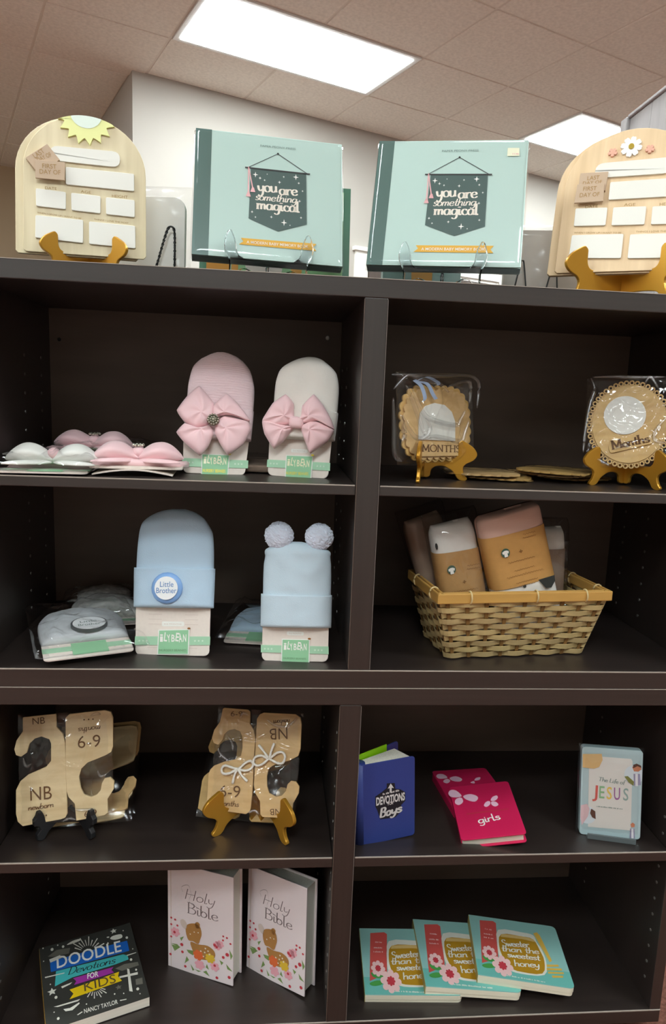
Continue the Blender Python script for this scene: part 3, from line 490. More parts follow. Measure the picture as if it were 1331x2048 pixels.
'blue': {'pose': [0.0715,0.0444,-0.3294,0.2172,0.0073,-0.0578,0.1005,0.1502], 'text': [('DEVOTIONS', -0.0216, 0.0719, 0.0312, 0.0718, 0.014), ('Boys', -0.0155, 0.0475, 0.0248, 0.0509, 0.0167), ('FOR', -0.0001, 0.068, 0.0097, 0.0681, 0.0054), ('~', -0.0095, 0.0887, 0.0211, 0.09, 0.0043)], 'arrow': [(0.0051,0.1077),(0.0111,0.0979),(0.0069,0.0993),(0.0068,0.0907),(0.0031,0.0909),(0.0032,0.0995),(-0.0005,0.0989)], 'blob': [(-0.023,0.0887),(-0.0113,0.0944),(-0.0021,0.1005),(-0.002,0.109),(0.0124,0.107),(0.0137,0.0961),(0.023,0.0929),(0.0323,0.0857),(0.0323,0.0694),(0.0243,0.0629),(0.0256,0.0518),(0.0136,0.0421),(0.0056,0.0424),(-0.0142,0.044),(-0.0193,0.0612),(-0.0232,0.0701)]},
'pk1': {'pose': [0.2511,0.0211,-0.3094,-1.0183,1.3568,-0.9241,0.1128,0.1378], 'wings': [[(-0.0369,0.1089),(-0.0448,0.1261),(-0.0553,0.1286),(-0.0604,0.1186),(-0.0544,0.1085)],[(-0.0384,0.1052),(-0.0486,0.1029),(-0.0522,0.0926),(-0.0461,0.0863),(-0.037,0.0933)],[(-0.0343,0.1085),(-0.0216,0.1124),(-0.0106,0.1067),(-0.0082,0.0985),(-0.0162,0.0908),(-0.0295,0.0979)],[(0.0132,0.0893),(0.0183,0.0982),(0.0268,0.1008),(0.0274,0.0941),(0.0199,0.0875)],[(0.0108,0.0878),(0.0041,0.0869),(-0.0016,0.0783),(0.0027,0.0739),(0.0105,0.0802)],[(0.0135,0.0855),(0.0207,0.0851),(0.0249,0.0768),(0.018,0.0726),(0.0127,0.078)]], 'text': [('girls', -0.0193, 0.0345, 0.0206, 0.04, 0.0135)], 'strap': [(-0.0364,0.0623),(0.0406,0.0639),(0.0401,0.0618),(-0.0367,0.0602)]},
'pk2': {'pose': [0.2632,0.107,-0.3145,0.1001,1.5546,-0.0,0.1157,0.1401], 'wings': [[(-0.0346,0.1118),(-0.0373,0.1251),(-0.0486,0.1274),(-0.0553,0.1193),(-0.0514,0.1106)],[(-0.0356,0.1088),(-0.0445,0.1047),(-0.0475,0.0979),(-0.0412,0.0932),(-0.0323,0.1013)],[(-0.0302,0.1113),(-0.0151,0.1158),(-0.0064,0.1045),(-0.0149,0.0963),(-0.0281,0.1008)],[(0.0167,0.0968),(0.0231,0.1053),(0.0326,0.1064),(0.0277,0.0981)],[(0.0147,0.0955),(0.0052,0.0905),(0.0128,0.0871)]]},
'jesus': {'pose': [0.47,0.0415,-0.327,-0.2497,0.1281,-0.0394,0.1034,0.159], 'panel': [(-0.0393,0.1435),(0.0319,0.1435),(0.0343,0.1391),(0.0354,0.0153),(-0.0373,0.0148)], 'circles': [(-0.0337,0.1377,0.0165,0.0175),(0.0372,0.1152,0.0162,0.0174),(-0.039,0.0362,0.0148,0.0157)], 'text': [('The Life of', -0.0232, 0.0997, 0.0221, 0.0968, 0.0081), ('J', -0.0315, 0.0698, -0.0229, 0.0696, 0.0216), ('E', -0.02, 0.069, -0.0111, 0.069, 0.0216), ('S', -0.0074, 0.0686, 0.0014, 0.0686, 0.0215), ('U', 0.0051, 0.0685, 0.0154, 0.0687, 0.0215), ('S', 0.0205, 0.0687, 0.0293, 0.0687, 0.0215), ('~', -0.0239, 0.0526, 0.0203, 0.0518, 0.0025)], 'art': [[(-0.0505,0.146),(-0.0181,0.1487),(-0.0162,0.1379),(-0.0217,0.1249),(-0.0305,0.1211),(-0.0498,0.1217)],[(0.0213,0.1115),(0.0271,0.1128),(0.0376,0.1036),(0.0371,0.0965),(0.0289,0.1013)],[(-0.0507,0.0532),(-0.0403,0.0565),(-0.0356,0.0483),(-0.0381,0.0339),(-0.048,0.0172),(-0.0507,0.0311)],[(0.0338,0.1297),(0.0402,0.1349),(0.0483,0.1317),(0.0492,0.1264),(0.0443,0.1221),(0.037,0.1222)],[(0.0364,0.1175),(0.0473,0.1184),(0.0494,0.0984),(0.0378,0.0974)],[(0.0393,0.1177),(0.0437,0.1181),(0.0444,0.0964),(0.04,0.096)],[(0.0343,0.0269),(0.0378,0.0304),(0.0415,0.0276),(0.041,0.0221),(0.0359,0.0216)],[(0.0338,0.019),(0.0411,0.0198),(0.0425,-0.0004),(0.0337,0.0003)],[(0.036,0.0193),(0.0392,0.0196),(0.0403,-0.0003),(0.0363,-0.0001)],[(0.0352,0.1337),(0.0409,0.1365),(0.0482,0.1333),(0.0491,0.1295),(0.0425,0.132),(0.0354,0.1275)],[(-0.0327,0.0486),(-0.0259,0.0445),(-0.0247,0.0305),(-0.0307,0.0331),(-0.0346,0.0405)]]},
'bib1': {'pose': [-0.2551,0.1069,-0.6439,-0.4184,0.0366,-0.031,0.1361,0.2129], 'text': [('Holy', -0.0339, 0.1475, 0.0301, 0.1486, 0.0203), ('Bible', -0.0264, 0.1206, 0.0378, 0.12, 0.0214)], 'fawn': [[(-0.0265,0.0968),(-0.0112,0.1036),(-0.0002,0.1014),(0.0039,0.0867),(0.0011,0.0754),(-0.003,0.065),(-0.0141,0.0672),(-0.0238,0.0671),(-0.0293,0.0828)],[(-0.0196,0.0643),(-0.003,0.0637),(0.0162,0.0665),(0.0298,0.0599),(0.0312,0.0472),(0.0162,0.0375),(-0.0058,0.0364),(-0.0141,0.0473)],[(-0.0301,0.0866),(-0.0391,0.0934),(-0.0404,0.1023),(-0.0334,0.1055),(-0.0265,0.0968)],[(-0.0099,0.104),(-0.0044,0.1081),(0.0003,0.1041),(-0.003,0.0954),(-0.0085,0.0965)]], 'pinks': [(-0.0518,0.0753,0.0101,0.0096),(-0.0003,0.0234,0.0105,0.0101),(0.0313,0.0287,0.0097,0.0095),(0.0366,0.0723,0.0091,0.0089),(0.0419,0.0765,0.0081,0.0078)], 'reds': [(-0.0532,0.0749,0.0028,0.0027),(0.0313,0.0314,0.0027,0.0026),(-0.0378,0.0539,0.0034,0.0032),(0.0568,0.0603,0.0037,0.0037),(0.0488,0.0528,0.0029,0.0029),(-0.0365,0.0395,0.0028,0.0027),(0.0359,0.0082,0.003,0.0029),(0.061,0.0165,0.0032,0.0032),(-0.0304,0.0118,0.0028,0.0027),(0.0312,0.0721,0.0032,0.0031),(0.0352,0.0693,0.0027,0.0026),(-0.0601,0.1023,0.0022,0.0022),(-0.0517,0.1006,0.0023,0.0021),(-0.0602,0.089,0.0023,0.0021),(-0.0469,0.0899,0.0022,0.0022),(0.0486,0.0945,0.0021,0.002),(0.0561,0.0934,0.0021,0.0021),(0.0481,0.0865,0.0021,0.0021),(0.0633,0.0836,0.0022,0.002),(-0.062,0.0276,0.0026,0.0025),(-0.0604,0.0641,0.0023,0.0021)], 'orange': [(-0.003,0.0425,0.011,0.0106)], 'yellow': [(0.0217,0.0431,0.0103,0.01)], 'leaves': [[(-0.0605,0.0474),(-0.0407,0.0477),(-0.0534,0.036)],[(-0.0619,0.0497),(-0.0477,0.0511),(-0.0421,0.046)],[(-0.0281,0.0326),(-0.023,0.026),(-0.0323,0.0166)],[(0.0149,0.0292),(0.019,0.0185),(0.0121,0.0217)],[(0.0066,0.0108),(0.0204,0.0056),(0.0135,0.0155)],[(0.0542,0.0408),(0.0676,0.029),(0.0569,0.0311)],[(-0.028,0.046),(-0.0113,0.0481),(-0.0141,0.038),(-0.0239,0.0405)],[(-0.0197,0.019),(-0.0114,0.0094),(-0.0155,0.0068)],[(-0.042,0.066),(-0.0336,0.071),(-0.0392,0.0601)],[(0.0407,0.0447),(0.0488,0.0418),(0.0448,0.0354)],[(0.0607,0.0714),(0.0675,0.0603),(0.0635,0.0513)],[(-0.0114,0.0108),(0.0025,0.0109),(-0.003,0.0079)]], 'spots': [(0.0121,0.0601,0.0025,0.0024),(0.0176,0.0564,0.0024,0.0024),(0.0107,0.0518,0.0025,0.0024),(0.0203,0.0506,0.0025,0.0024),(0.0025,0.0521,0.0025,0.0023),(-0.0196,0.0802,0.002,0.0019),(-0.0113,0.0865,0.002,0.0018),(-0.003,0.0875,0.0019,0.0018),(0.008,0.0431,0.0022,0.0021)]},
'doodle': {'pose': [-0.4143,0.0144,-0.624,0.3684,1.5854,-0.0001,0.1684,0.1936], 'blue': [[(-0.0683,0.1511),(0.07,0.1462),(0.0696,0.1187),(-0.0683,0.1241)]], 'teal': [[(-0.0597,0.1231),(0.0575,0.115),(0.0648,0.1088),(0.0647,0.0986),(0.0403,0.0962),(-0.0343,0.0967),(-0.0643,0.0884)]], 'purple': [[(-0.0336,0.0937),(0.0365,0.0907),(0.0318,0.0857),(0.0354,0.0771),(-0.0333,0.0774),(-0.0288,0.0848)]], 'yellow': [[(-0.0415,0.0704),(0.0442,0.076),(0.0407,0.0665),(0.0456,0.0534),(-0.0435,0.0493),(-0.0361,0.0589)]], 'white': [[(-0.069,0.1557),(-0.0501,0.1591),(-0.0478,0.1508),(-0.0676,0.147)],[(0.0584,0.0769),(0.0619,0.0739),(0.0587,0.021),(0.0535,0.0246)],[(0.0424,0.0644),(0.0748,0.0612),(0.0738,0.0555),(0.0427,0.0601)],[(-0.0792,0.1165),(-0.0462,0.113),(-0.0463,0.1111),(-0.0784,0.1134)],[(-0.0694,0.0432),(-0.0266,0.0419),(-0.0307,0.0386),(-0.0634,0.0401)],[(-0.0544,0.0827),(-0.0354,0.085),(-0.0395,0.0814),(-0.053,0.0781)],[(0.0629,0.1097),(0.0805,0.1094),(0.0802,0.108),(0.0635,0.107)],[(-0.0353,0.011),(-0.0268,0.0145),(-0.0258,0.0126),(-0.0337,0.0093)],[(0.0351,0.0121),(0.0462,0.0102),(0.0459,0.0083),(0.0357,0.0098)],[(-0.055,0.0319),(-0.0444,0.0297),(-0.0292,0.0354),(-0.0285,0.0326),(-0.0413,0.0234),(-0.052,0.0257)]], 'cloud': [[(-0.0362,0.1817),(-0.0254,0.1878),(-0.0111,0.1878),(-0.0115,0.1833),(-0.0241,0.181)],[(0.0413,0.165),(0.0473,0.1703),(0.062,0.1687),(0.0626,0.1589),(0.0497,0.1582)],[(0.036,0.1721),(0.0402,0.1718),(0.0397,0.1688),(0.0363,0.1697)]], 'grey': [[(-0.0712,0.1655),(-0.0547,0.1761),(-0.031,0.1718),(-0.0343,0.1582),(-0.0598,0.1605)],[(0.0389,0.0868),(0.0557,0.0909),(0.0794,0.0863),(0.0798,0.0774),(0.0493,0.0766)],[(0.0683,0.0475),(0.0801,0.0464),(0.0784,0.0322),(0.067,0.0345)]], 'stars': [(0.0503,0.1828,0.006,0.0092),(-0.0696,0.0789,0.0072,0.0102),(0.0379,0.042,0.0054,0.0075)], 'dots': [(-0.0623,0.1809,0.0027,0.0041),(-0.0428,0.18,0.0023,0.0035),(0.0711,0.1552,0.0024,0.0035),(0.0689,0.0967,0.0023,0.0033),(0.0732,0.069,0.0018,0.0026),(0.0681,0.0247,0.0026,0.0034),(-0.0643,0.0636,0.0025,0.0035),(-0.0643,0.0171,0.0022,0.003),(-0.0775,0.1906,0.0013,0.0021),(-0.0786,0.157,0.0011,0.0017),(0.0357,0.155,0.0015,0.0023),(0.0676,0.1766,0.0012,0.0018),(0.0764,0.1218,0.0011,0.0017),(-0.0711,0.0967,0.0011,0.0016),(0.0439,0.0249,0.001,0.0015),(0.0293,0.03,0.0013,0.0017),(-0.018,0.028,0.0011,0.0014),(-0.0697,0.033,0.0011,0.0014),(0.0698,0.0127,0.0011,0.0014),(-0.0518,0.1879,0.0012,0.0018)], 'rays': [[(0.013,0.1475),(0.0249,0.1483),(0.0251,0.1453),(0.0131,0.1457)],[(0.0118,0.1518),(0.0288,0.1588),(0.0294,0.1559),(0.0122,0.1501)],[(0.0099,0.1558),(0.0193,0.1642),(0.0203,0.1617),(0.0105,0.1543)],[(0.0074,0.1593),(0.0185,0.1769),(0.0198,0.1748),(0.0082,0.1581)],[(0.0044,0.162),(0.0089,0.176),(0.0104,0.1746),(0.0053,0.1611)],[(0.0011,0.1637),(0.0036,0.1878),(0.0053,0.1871),(0.0021,0.1633)],[(-0.0022,0.1644),(-0.0038,0.1808),(-0.0021,0.1808),(-0.0012,0.1644)],[(-0.0055,0.164),(-0.0122,0.1888),(-0.0106,0.1896),(-0.0045,0.1645)],[(-0.0084,0.1626),(-0.0156,0.1773),(-0.0141,0.1788),(-0.0076,0.1634)],[(-0.0109,0.1602),(-0.025,0.1797),(-0.0239,0.1817),(-0.0102,0.1614)],[(-0.0127,0.157),(-0.0236,0.1666),(-0.0227,0.1691),(-0.0122,0.1584)],[(-0.0115,0.061),(-0.0192,0.0606),(-0.0195,0.0632),(-0.0116,0.0626)],[(-0.0105,0.0578),(-0.0217,0.0536),(-0.0223,0.056),(-0.0108,0.0592)],[(-0.0089,0.0548),(-0.0148,0.0498),(-0.0158,0.0519),(-0.0095,0.0561)],[(-0.0069,0.0521),(-0.0141,0.0415),(-0.0153,0.0432),(-0.0076,0.0532)],[(-0.0045,0.0501),(-0.0072,0.0418),(-0.0086,0.043),(-0.0054,0.0509)],[(-0.0019,0.0488),(-0.0034,0.0341),(-0.005,0.0347),(-0.0028,0.0492)],[(0.0007,0.0482),(0.0018,0.0384),(0.0003,0.0385),(-0.0002,0.0482)],[(0.0033,0.0484),(0.0078,0.033),(0.0063,0.0325),(0.0024,0.048)],[(0.0057,0.0494),(0.0103,0.0404),(0.009,0.0393),(0.0049,0.0487)],[(0.0076,0.0511),(0.0172,0.0386),(0.0161,0.0369),(0.007,0.0501)],[(0.0091,0.0535),(0.0163,0.0474),(0.0155,0.0453),(0.0086,0.0522)]], 'text': [('DOODLE', -0.0578, 0.1285, 0.0564, 0.123, 0.0283), ('Devotions', -0.0421, 0.1048, 0.0404, 0.0991, 0.0169), ('FOR', -0.0103, 0.0815, 0.0087, 0.0797, 0.0122), ('KIDS', -0.018, 0.0556, 0.0354, 0.0533, 0.02), ('NANCY TAYLOR', -0.0237, 0.0102, 0.0315, 0.0073, 0.009)]},
'sw3': {'pose': [0.3369,0.0284,-0.604,-0.9618,1.6383,-0.792,0.1735,0.1598], 'mark': [[(-0.0662,0.1465),(-0.0389,0.1492),(-0.0339,0.1443),(-0.0436,0.0463),(-0.0761,0.0293)]], 'jarw': [[(-0.0321,0.1258),(0.0143,0.1281),(0.0364,0.1241),(0.0396,0.1053),(0.0457,0.0876),(0.0471,0.054),(0.0365,0.0217),(-0.006,0.0164),(-0.0306,0.0238),(-0.0397,0.0497),(-0.0408,0.0783)]], 'jar': [[(-0.028,0.1138),(0.012,0.1158),(0.034,0.1119),(0.0411,0.084),(0.044,0.0572),(0.0333,0.024),(-0.0052,0.0209),(-0.0227,0.0266),(-0.0332,0.0484),(-0.0368,0.0791)]], 'jarl': [[(-0.028,0.1138),(0.012,0.1158),(0.034,0.1119),(0.0355,0.1045),(0.0106,0.1077),(-0.0302,0.1055)]], 'dip': [[(0.0376,0.13),(0.0455,0.1345),(0.0499,0.1269),(0.0592,0.0615),(0.0543,0.0567)],[(0.0461,0.0493),(0.0686,0.0532),(0.0694,0.0488),(0.0457,0.0432)],[(0.0442,0.0404),(0.0731,0.0446),(0.0728,0.0395),(0.0439,0.0346)],[(0.0451,0.0317),(0.0747,0.0357),(0.0743,0.0315),(0.0449,0.0268)],[(0.0507,0.0235),(0.0716,0.0266),(0.0709,0.0221),(0.0504,0.0181)]], 'leaf': [[(-0.0761,0.0248),(-0.0632,0.0303),(-0.0523,0.0282),(-0.0551,0.0215),(-0.0667,0.018),(-0.0749,0.0196)],[(-0.0725,0.0483),(-0.0611,0.0459),(-0.0506,0.0399),(-0.0588,0.0352),(-0.0696,0.0386)]], 'flowers': [(-0.0589,0.0575,0.0134,0.0185),(-0.0382,0.0285,0.0193,0.0261)], 'strip': [(-0.0853,-0.0014),(-0.0847,0.0357),(0.086,0.0416),(0.0868,0.0034)], 'text': [('Sweeter', -0.0312, 0.0802, 0.0223, 0.0869, 0.0177), ('than the', -0.0343, 0.0663, 0.0378, 0.0728, 0.0157), ('sweetest', -0.0259, 0.0529, 0.0362, 0.0557, 0.0153), ('honey', -0.0158, 0.0321, 0.0314, 0.0371, 0.0165), ('~', -0.0353, 0.0059, 0.0353, 0.0033, 0.0036), ('~', -0.0588, 0.1211, -0.0449, 0.1203, 0.0041), ('~', -0.0627, 0.1068, -0.0439, 0.1064, 0.004), ('~', -0.064, 0.0967, -0.0454, 0.0964, 0.004)]},
'sw1': {'pose': [0.1333,0.0329,-0.628,-0.0503,1.5513,-0.0,0.1777,0.1545]},
'sw2': {'pose': [0.2409,0.028,-0.616,-0.8931,1.6435,-0.8288,0.1754,0.1737]},
'basket': {'pose': [0.287,0.0775,-0.0003,0.0407,-0.1427,-0.0355,0.294,0.114]},
'bib2': {'pose': [-0.117,0.0871,-0.6439,-0.6379,0.0883,-0.0688,0.1322,0.2014]},
}
# ---------------------------------------------------------------- the room (its grid is turned 24.5 degrees to the bookcases)
GA = math.radians(24.5)
ZC = 2.36; FLOOR = -ZO
E1A, E1B, E2A, E2B = -4.56, 6.5, -4.0, 3.80
E2F, E1C = 6.40, 0.56
P1, P2 = 0.645, 0.605; O1, O2 = 0.0, 2.07
def struct(name, mb, m, rot=True, **kw):
    o = mb.build(name, m, **kw); o['kind'] = 'structure'
    if rot: o.rotation_euler = (0,0,GA)
    return o
def simple(name, m, *b, **kw):
    mb = MB(); mb.box(*b); return struct(name, mb, m, **kw)
floor = simple('floor','carpet', E1A,E1B, E2A,E2F, FLOOR-0.05,FLOOR)
ceiling = simple('ceiling','grid_metal', E1A,E1B, E2A,E2F, ZC+0.001,ZC+0.06)
tag(floor,'rust red carpet on the shop floor',None); tag(ceiling,'suspended ceiling of square mineral tiles in a grid',None)
w = simple('wall_back','wall_paint', E1C,E1B, E2B,E2B+0.12, FLOOR,ZC+0.006); tag(w,'off-white wall behind the bookcase',None)
tag(simple('wall_corner','wall_paint', E1C,E1C+0.12, E2B+0.12,E2F, FLOOR,ZC+0.006), 'off-white return wall beyond the corner', None)
tag(simple('wall_far','wall_beige', E1A,E1C, E2F,E2F+0.12, FLOOR,ZC+0.006), 'beige far wall beyond the corner', None)
tag(simple('wall_left','wall_paint', E1A-0.12,E1A, E2A,E2F, FLOOR,ZC+0.006), 'wall on the far side of the shop', None)
tag(simple('wall_right','wall_paint', E1B,E1B+0.12, E2A,E2B, FLOOR,ZC+0.006), 'wall closing the shop beyond the fixture', None)
tag(simple('wall_front','wall_paint', E1A,E1B, E2A-0.12,E2A, FLOOR,ZC+0.006), 'wall of the shop behind the viewer', None)
# double door with white casing in the back wall
DZ = 1.46
dm = MB(); dm.box(2.30,3.565, E2B-0.012,E2B, FLOOR,DZ-0.045)
door = struct('door_1', dm, 'door_brown'); tag(door,'dark brown double door in white casing on the back wall',None)
for x0,x1 in ((2.305,2.928),(2.934,3.56)):
    b = MB(); b.box(x0,x1,E2B-0.035,E2B-0.012,FLOOR+0.01,DZ-0.05); b.build('door_leaf','door_brown',door,bevel=0.004)
    for z0,z1 in ((-0.5,0.25),(0.4,1.3)):
        b = MB(); b.box(x0+0.12,x1-0.12,E2B-0.045,E2B-0.035,z0,z1); b.build('door_panel','door_brown',door,bevel=0.006)
tm = MB(); tm.box(2.19,2.30,E2B-0.03,E2B,FLOOR,DZ+0.055); tm.box(3.565,3.675,E2B-0.03,E2B,FLOOR,DZ+0.055); tm.box(2.30,3.565,E2B-0.03,E2B,DZ-0.045,DZ+0.055)
tm.box(2.17,3.695,E2B-0.045,E2B,DZ+0.055,DZ+0.085); tm.box(2.215,2.275,E2B-0.042,E2B-0.03,FLOOR,DZ); tm.box(3.59,3.65,E2B-0.042,E2B-0.03,FLOOR,DZ); tm.box(2.275,3.59,E2B-0.042,E2B-0.03,DZ-0.02,DZ+0.03)
tr = struct('trim_1', tm, 'trim_white', bevel=0.003); tag(tr,'white moulded door casing',None)
# ceiling tiles: proud of the runners, each its own piece
tile = MB(); g = 0.006; tile.box(g,P1-g,g,P2-g,-0.003,0.004)
t0 = tile.build('ceiling_tile','ceiling_tile',ceiling,bevel=0.003,seg=1)
lights = []
for a in (-7,-3,1,5):
    for b in (1,-3,-7): lights.append((a,b))
lightcells = {(a+k,b) for a,b in lights for k in (0,1)}
first = True
for i in range(-7,10):
    for j in range(-2,7):
        if (i,j) in lightcells: continue
        x = O1+i*P1; y = O2+j*P2
        if y > E2F-0.05 or x > E1B-0.2: continue
        if y+0.3 > E2B and x+0.35 > E1C: continue
        if first: o = t0; first = False
        else: o = t0.copy(); COL.objects.link(o)
        o.location = (x,y,ZC)
        # tiles cut off at the walls
        sx = (min(x+P1,E1B)-x)/P1; sy = 1.0
        if x+P1 > E1C and x < E1C and y+0.3 > E2B: sx = (E1C-x)/P1
        if y+P2 > E2B and x >= E1C-0.02: sy = (E2B-y)/P2
        if y+P2 > E2F: sy = (E2F-y)/P2
        if sx < 0.12 or sy < 0.12: o.location = (x,y-P2*0,ZC+0.02)
        o.scale = (sx,sy,1)
for a,b in lights:
    x = O1+a*P1; y = O2+b*P2
    if x+2*P1 > E1B or y < E2A or x < E1A-0.2: continue
    M = Matrix.Rotation(GA,4,'Z') @ Matrix.Translation((x+P1,y+P2/2,ZC))
    if (a,b) == (1,1): lab = 'long fluorescent ceiling panel nearest the top of the wall corner'
    elif (a,b) == (5,1): lab = 'fluorescent ceiling panel partly hidden behind the daisy milestone board'
    else: lab = 'fluorescent ceiling panel over the shop floor outside the picture'
    t = thing('ceiling_light', lab, 'ceiling light', M=M, group='fluorescent ceiling panels')
    f = MB(); X,Y,q = P1-0.010,P2/2-0.008,0.034
    f.box(-X,X,-Y,-Y+q,-0.010,0.004); f.box(-X,X,Y-q,Y,-0.010,0.004); f.box(-X,-X+q,-Y+q,Y-q,-0.010,0.004); f.box(X-q,X,-Y+q,Y-q,-0.010,0.004)
    f.build('light_frame','fixture_frame',t)
    d = MB(); d.box(-X+q,X-q,-Y+q,Y-q,-0.014,0.002); d.build('diffuser','diffuser',t)

# ---------------------------------------------------------------- the two stacked bookcases
SZ = dict(tt=0.5994, tb=0.5721, s1t=0.2962, s1b=0.2805, mb=-0.0590, seam=-0.0300, s2t=-0.3294, s2b=-0.3473, bt=-0.6440, bb=-0.6700)
DEP = 0.37; BACK = 0.355
def board(par, name, x0,x1,y0,y1,z0,z1, m='laminate', bev=0.0012):
    b = MB(); b.box(x0,x1,y0,y1,z0,z1); return b.build(name,m,par,bevel=bev,seg=2)
def strip(par, x0,x1,z, y=0.0, t=0.0014):  # thin pale strip painting the glint on a worn front edge
    b = MB(); b.box(x0,x1,y-0.0006,y+0.0012,z-t,z+0.0003); return b.build('worn_edge_glint','worn_edge_glint',par)
def bookcase(label, xc, W, t, side, ztop, ztop_b, zsh, zsh_b, zbot, zbot_b, holes):
    root = thing('bookcase', label, 'bookcase', M=Matrix.Identity(4))
    xi = W+t/2; xo = xi+side
    board(root,'top_board',xc-xo,xc+xo,0,DEP,ztop_b,ztop); board(root,'bottom_board',xc-xo,xc+xo,0,DEP,zbot_b,zbot)
    board(root,'side_panel',xc-xo,xc-xi,0.0005,DEP,zbot,ztop_b,'laminate_up'); board(root,'side_panel',xc+xi,xc+xo,0.0005,DEP,zbot,ztop_b,'laminate_up')
    board(root,'divider',xc-t/2,xc+t/2,0.0003,BACK,zbot,ztop_b,'laminate_up')
    board(root,'back_panel',xc-xi,xc+xi,BACK,DEP-0.002,zbot,ztop_b,'laminate_back',0)
    for a,b in ((xc-xi,xc-t/2),(xc+t/2,xc+xi)):
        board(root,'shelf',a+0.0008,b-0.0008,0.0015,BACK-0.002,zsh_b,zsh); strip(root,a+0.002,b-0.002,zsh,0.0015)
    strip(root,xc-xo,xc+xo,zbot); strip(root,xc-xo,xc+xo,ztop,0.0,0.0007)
    for s in (-1,1):
        e = MB(); e.box(xc+s*t/2-0.0005,xc+s*t/2+0.0005,-0.0003,0.0012,zbot+0.002,ztop_b-0.002); e.build('worn_edge_glint','laminate_back' if s < 0 else 'worn_glint_dim',root)  # divider edges: highlight and wear drawn as lighter lines
    for (x,nx,ys) in ((xc-xi,1,holes[0]),(xc+xi,-1,holes[0]),(xc-t/2,-1,holes[0]),(xc+t/2,1,holes[0])):
        for (y,z0,n) in ys:
            h = MB()
            for i in range(n):
                z = z0-0.032*i
                if zsh_b-0.004 < z < zsh+0.004: continue
                c = [(x+nx*0.0012, y+0.0026*math.cos(2*PI*k/8), z+0.0026*math.sin(2*PI*k/8)) for k in range(8)]
                c2 = [(x-nx*0.001,p[1],p[2]) for p in c]
                h.add(c+c2,[tuple(range(8))]+[(k,(k+1)%8,8+(k+1)%8,8+k) for k in range(8)])
            h.build('peg_hole_row','peg_metal',root)['kind'] = 'stuff'
    return root
mat('worn_glint_dim', (110,100,94), 0.45)  # weaker painted edge highlight and wear, for the divider
bu = bookcase('dark brown laminate bookcase standing on top of another, with boards and hats on it', 0.0, 0.5559, 0.0345, 0.02, SZ['tt'],SZ['tb'],SZ['s1t'],SZ['s1b'],0.0,SZ['seam'], [((0.2139,0.4772,15),(0.30,0.4772,15))])
bl = bookcase('dark brown laminate bookcase underneath, holding the Bibles and wooden dividers', -0.0103, 0.5525, 0.0345, 0.02, SZ['seam'],SZ['mb'],SZ['s2t'],SZ['s2b'],SZ['bt'],SZ['bb'], [((0.0267,-0.3751+0.032*8,16),(0.28,-0.3751+0.032*8,16))])
board(bl,'plinth',-0.55,0.53,0.04,0.35,FLOOR,SZ['bb'])
c = MB(); c.ball((-0.044,BACK-0.001,0.541),0.0042); c.build('screw_cap','white_plastic',bu,smooth=True)
c = MB(); c.ball((-0.555,BACK-0.001,0.515),0.0035); c.build('screw_cap','black_plastic',bu,smooth=True)

# tall weathered-wood display fixture beside the bookcases
fx = thing('display_fixture','tall weathered grey wood display fixture rising behind the daisy milestone board','display fixture',M=Matrix.Identity(4))
for k in range(6):
    y0 = 0.40+k*0.125; b = MB(); b.box(0.905,1.30,y0+0.0008,y0+0.1242,FLOOR,1.296); b.build('plank','barn_wood',fx,bevel=0.002,seg=1)
b = MB(); b.box(0.893,1.305,1.15,1.185,FLOOR,1.300); b.build('corner_post','barn_wood',fx,bevel=0.002,seg=1)
b = MB(); b.box(0.897,1.305,0.395,1.15,1.296,1.306); b.build('top_cap','barn_wood',fx,bevel=0.002,seg=1)
# ---------------------------------------------------------------- builders shared by the goods
EP = 0.0004     # how far print stands off the surface it is on
def lettering(root, entries, y, m, name='lettering', **kw):
    b = MB()
    for e in entries: put_text(b, e, y, **kw)
    o = b.build(name, m, root); o['kind'] = 'stuff'      # letters too small to pick apart
    return o
def panel(root, name, polys, y0, y1, m, bevel=0.0, parent=None):
    b = MB()
    for p in polys: b.prism(p, y0, y1)
    return b.build(name, m, parent or root, bevel=bevel)
def ink(root, name, polys, y, m):
    if 1 < len(polys) <= 4:
        for p in polys: o = ink(root, name, [p], y, m)
        return o
    b = MB()
    for p in polys: b.flat(p, y)
    o = b.build(name, m, root)
    if len(polys) > 4: o['kind'] = 'stuff'
    return o
def ell(x, z, rx, rz, n=24): return [(x+rx*math.cos(2*PI*i/n), z+rz*math.sin(2*PI*i/n)) for i in range(n)]

WING = [(0,.008),(0,.042),(.018,.041),(.040,.037),(.051,.038),(.056,.045),(.0565,.056),(.057,.062),(.062,.066),(.069,.063),(.080,.056),(.087,.047),(.087,.040),(.081,.033),(.070,.027),(.066,.020),(.069,.010),(.074,.004),(.071,.0),(.063,.0),(.057,.004),(.050,.014),(.036,.022),(.022,.022),(.014,.016),(.012,.006),(.006,.003)]
WING_LOW = WING[:20]+[(.060,.004),(.054,.008),(.036,.010),(.022,.010),(.012,.008),(.012,.003),(.006,.002)]
WING_BLACK = [(0,.012),(0,.040),(.030,.037),(.050,.037),(.052,.048),(.056,.058),(.063,.058),(.066,.050),(.071,.044),(.071,.034),(.062,.030),(.059,.022),(.066,.014),(.066,.004),(.058,.0),(.052,.002),(.044,.014),(.030,.024)]
WING_CLEAR = [(0,.006),(0,.036),(.030,.036),(.052,.037),(.059,.044),(.061,.056),(.066,.068),(.072,.074),(.078,.062),(.080,.050),(.077,.040),(.071,.030),(.071,.012),(.074,.0),(.064,.0),(.058,.010),(.046,.020),(.028,.016),(.016,.004)]
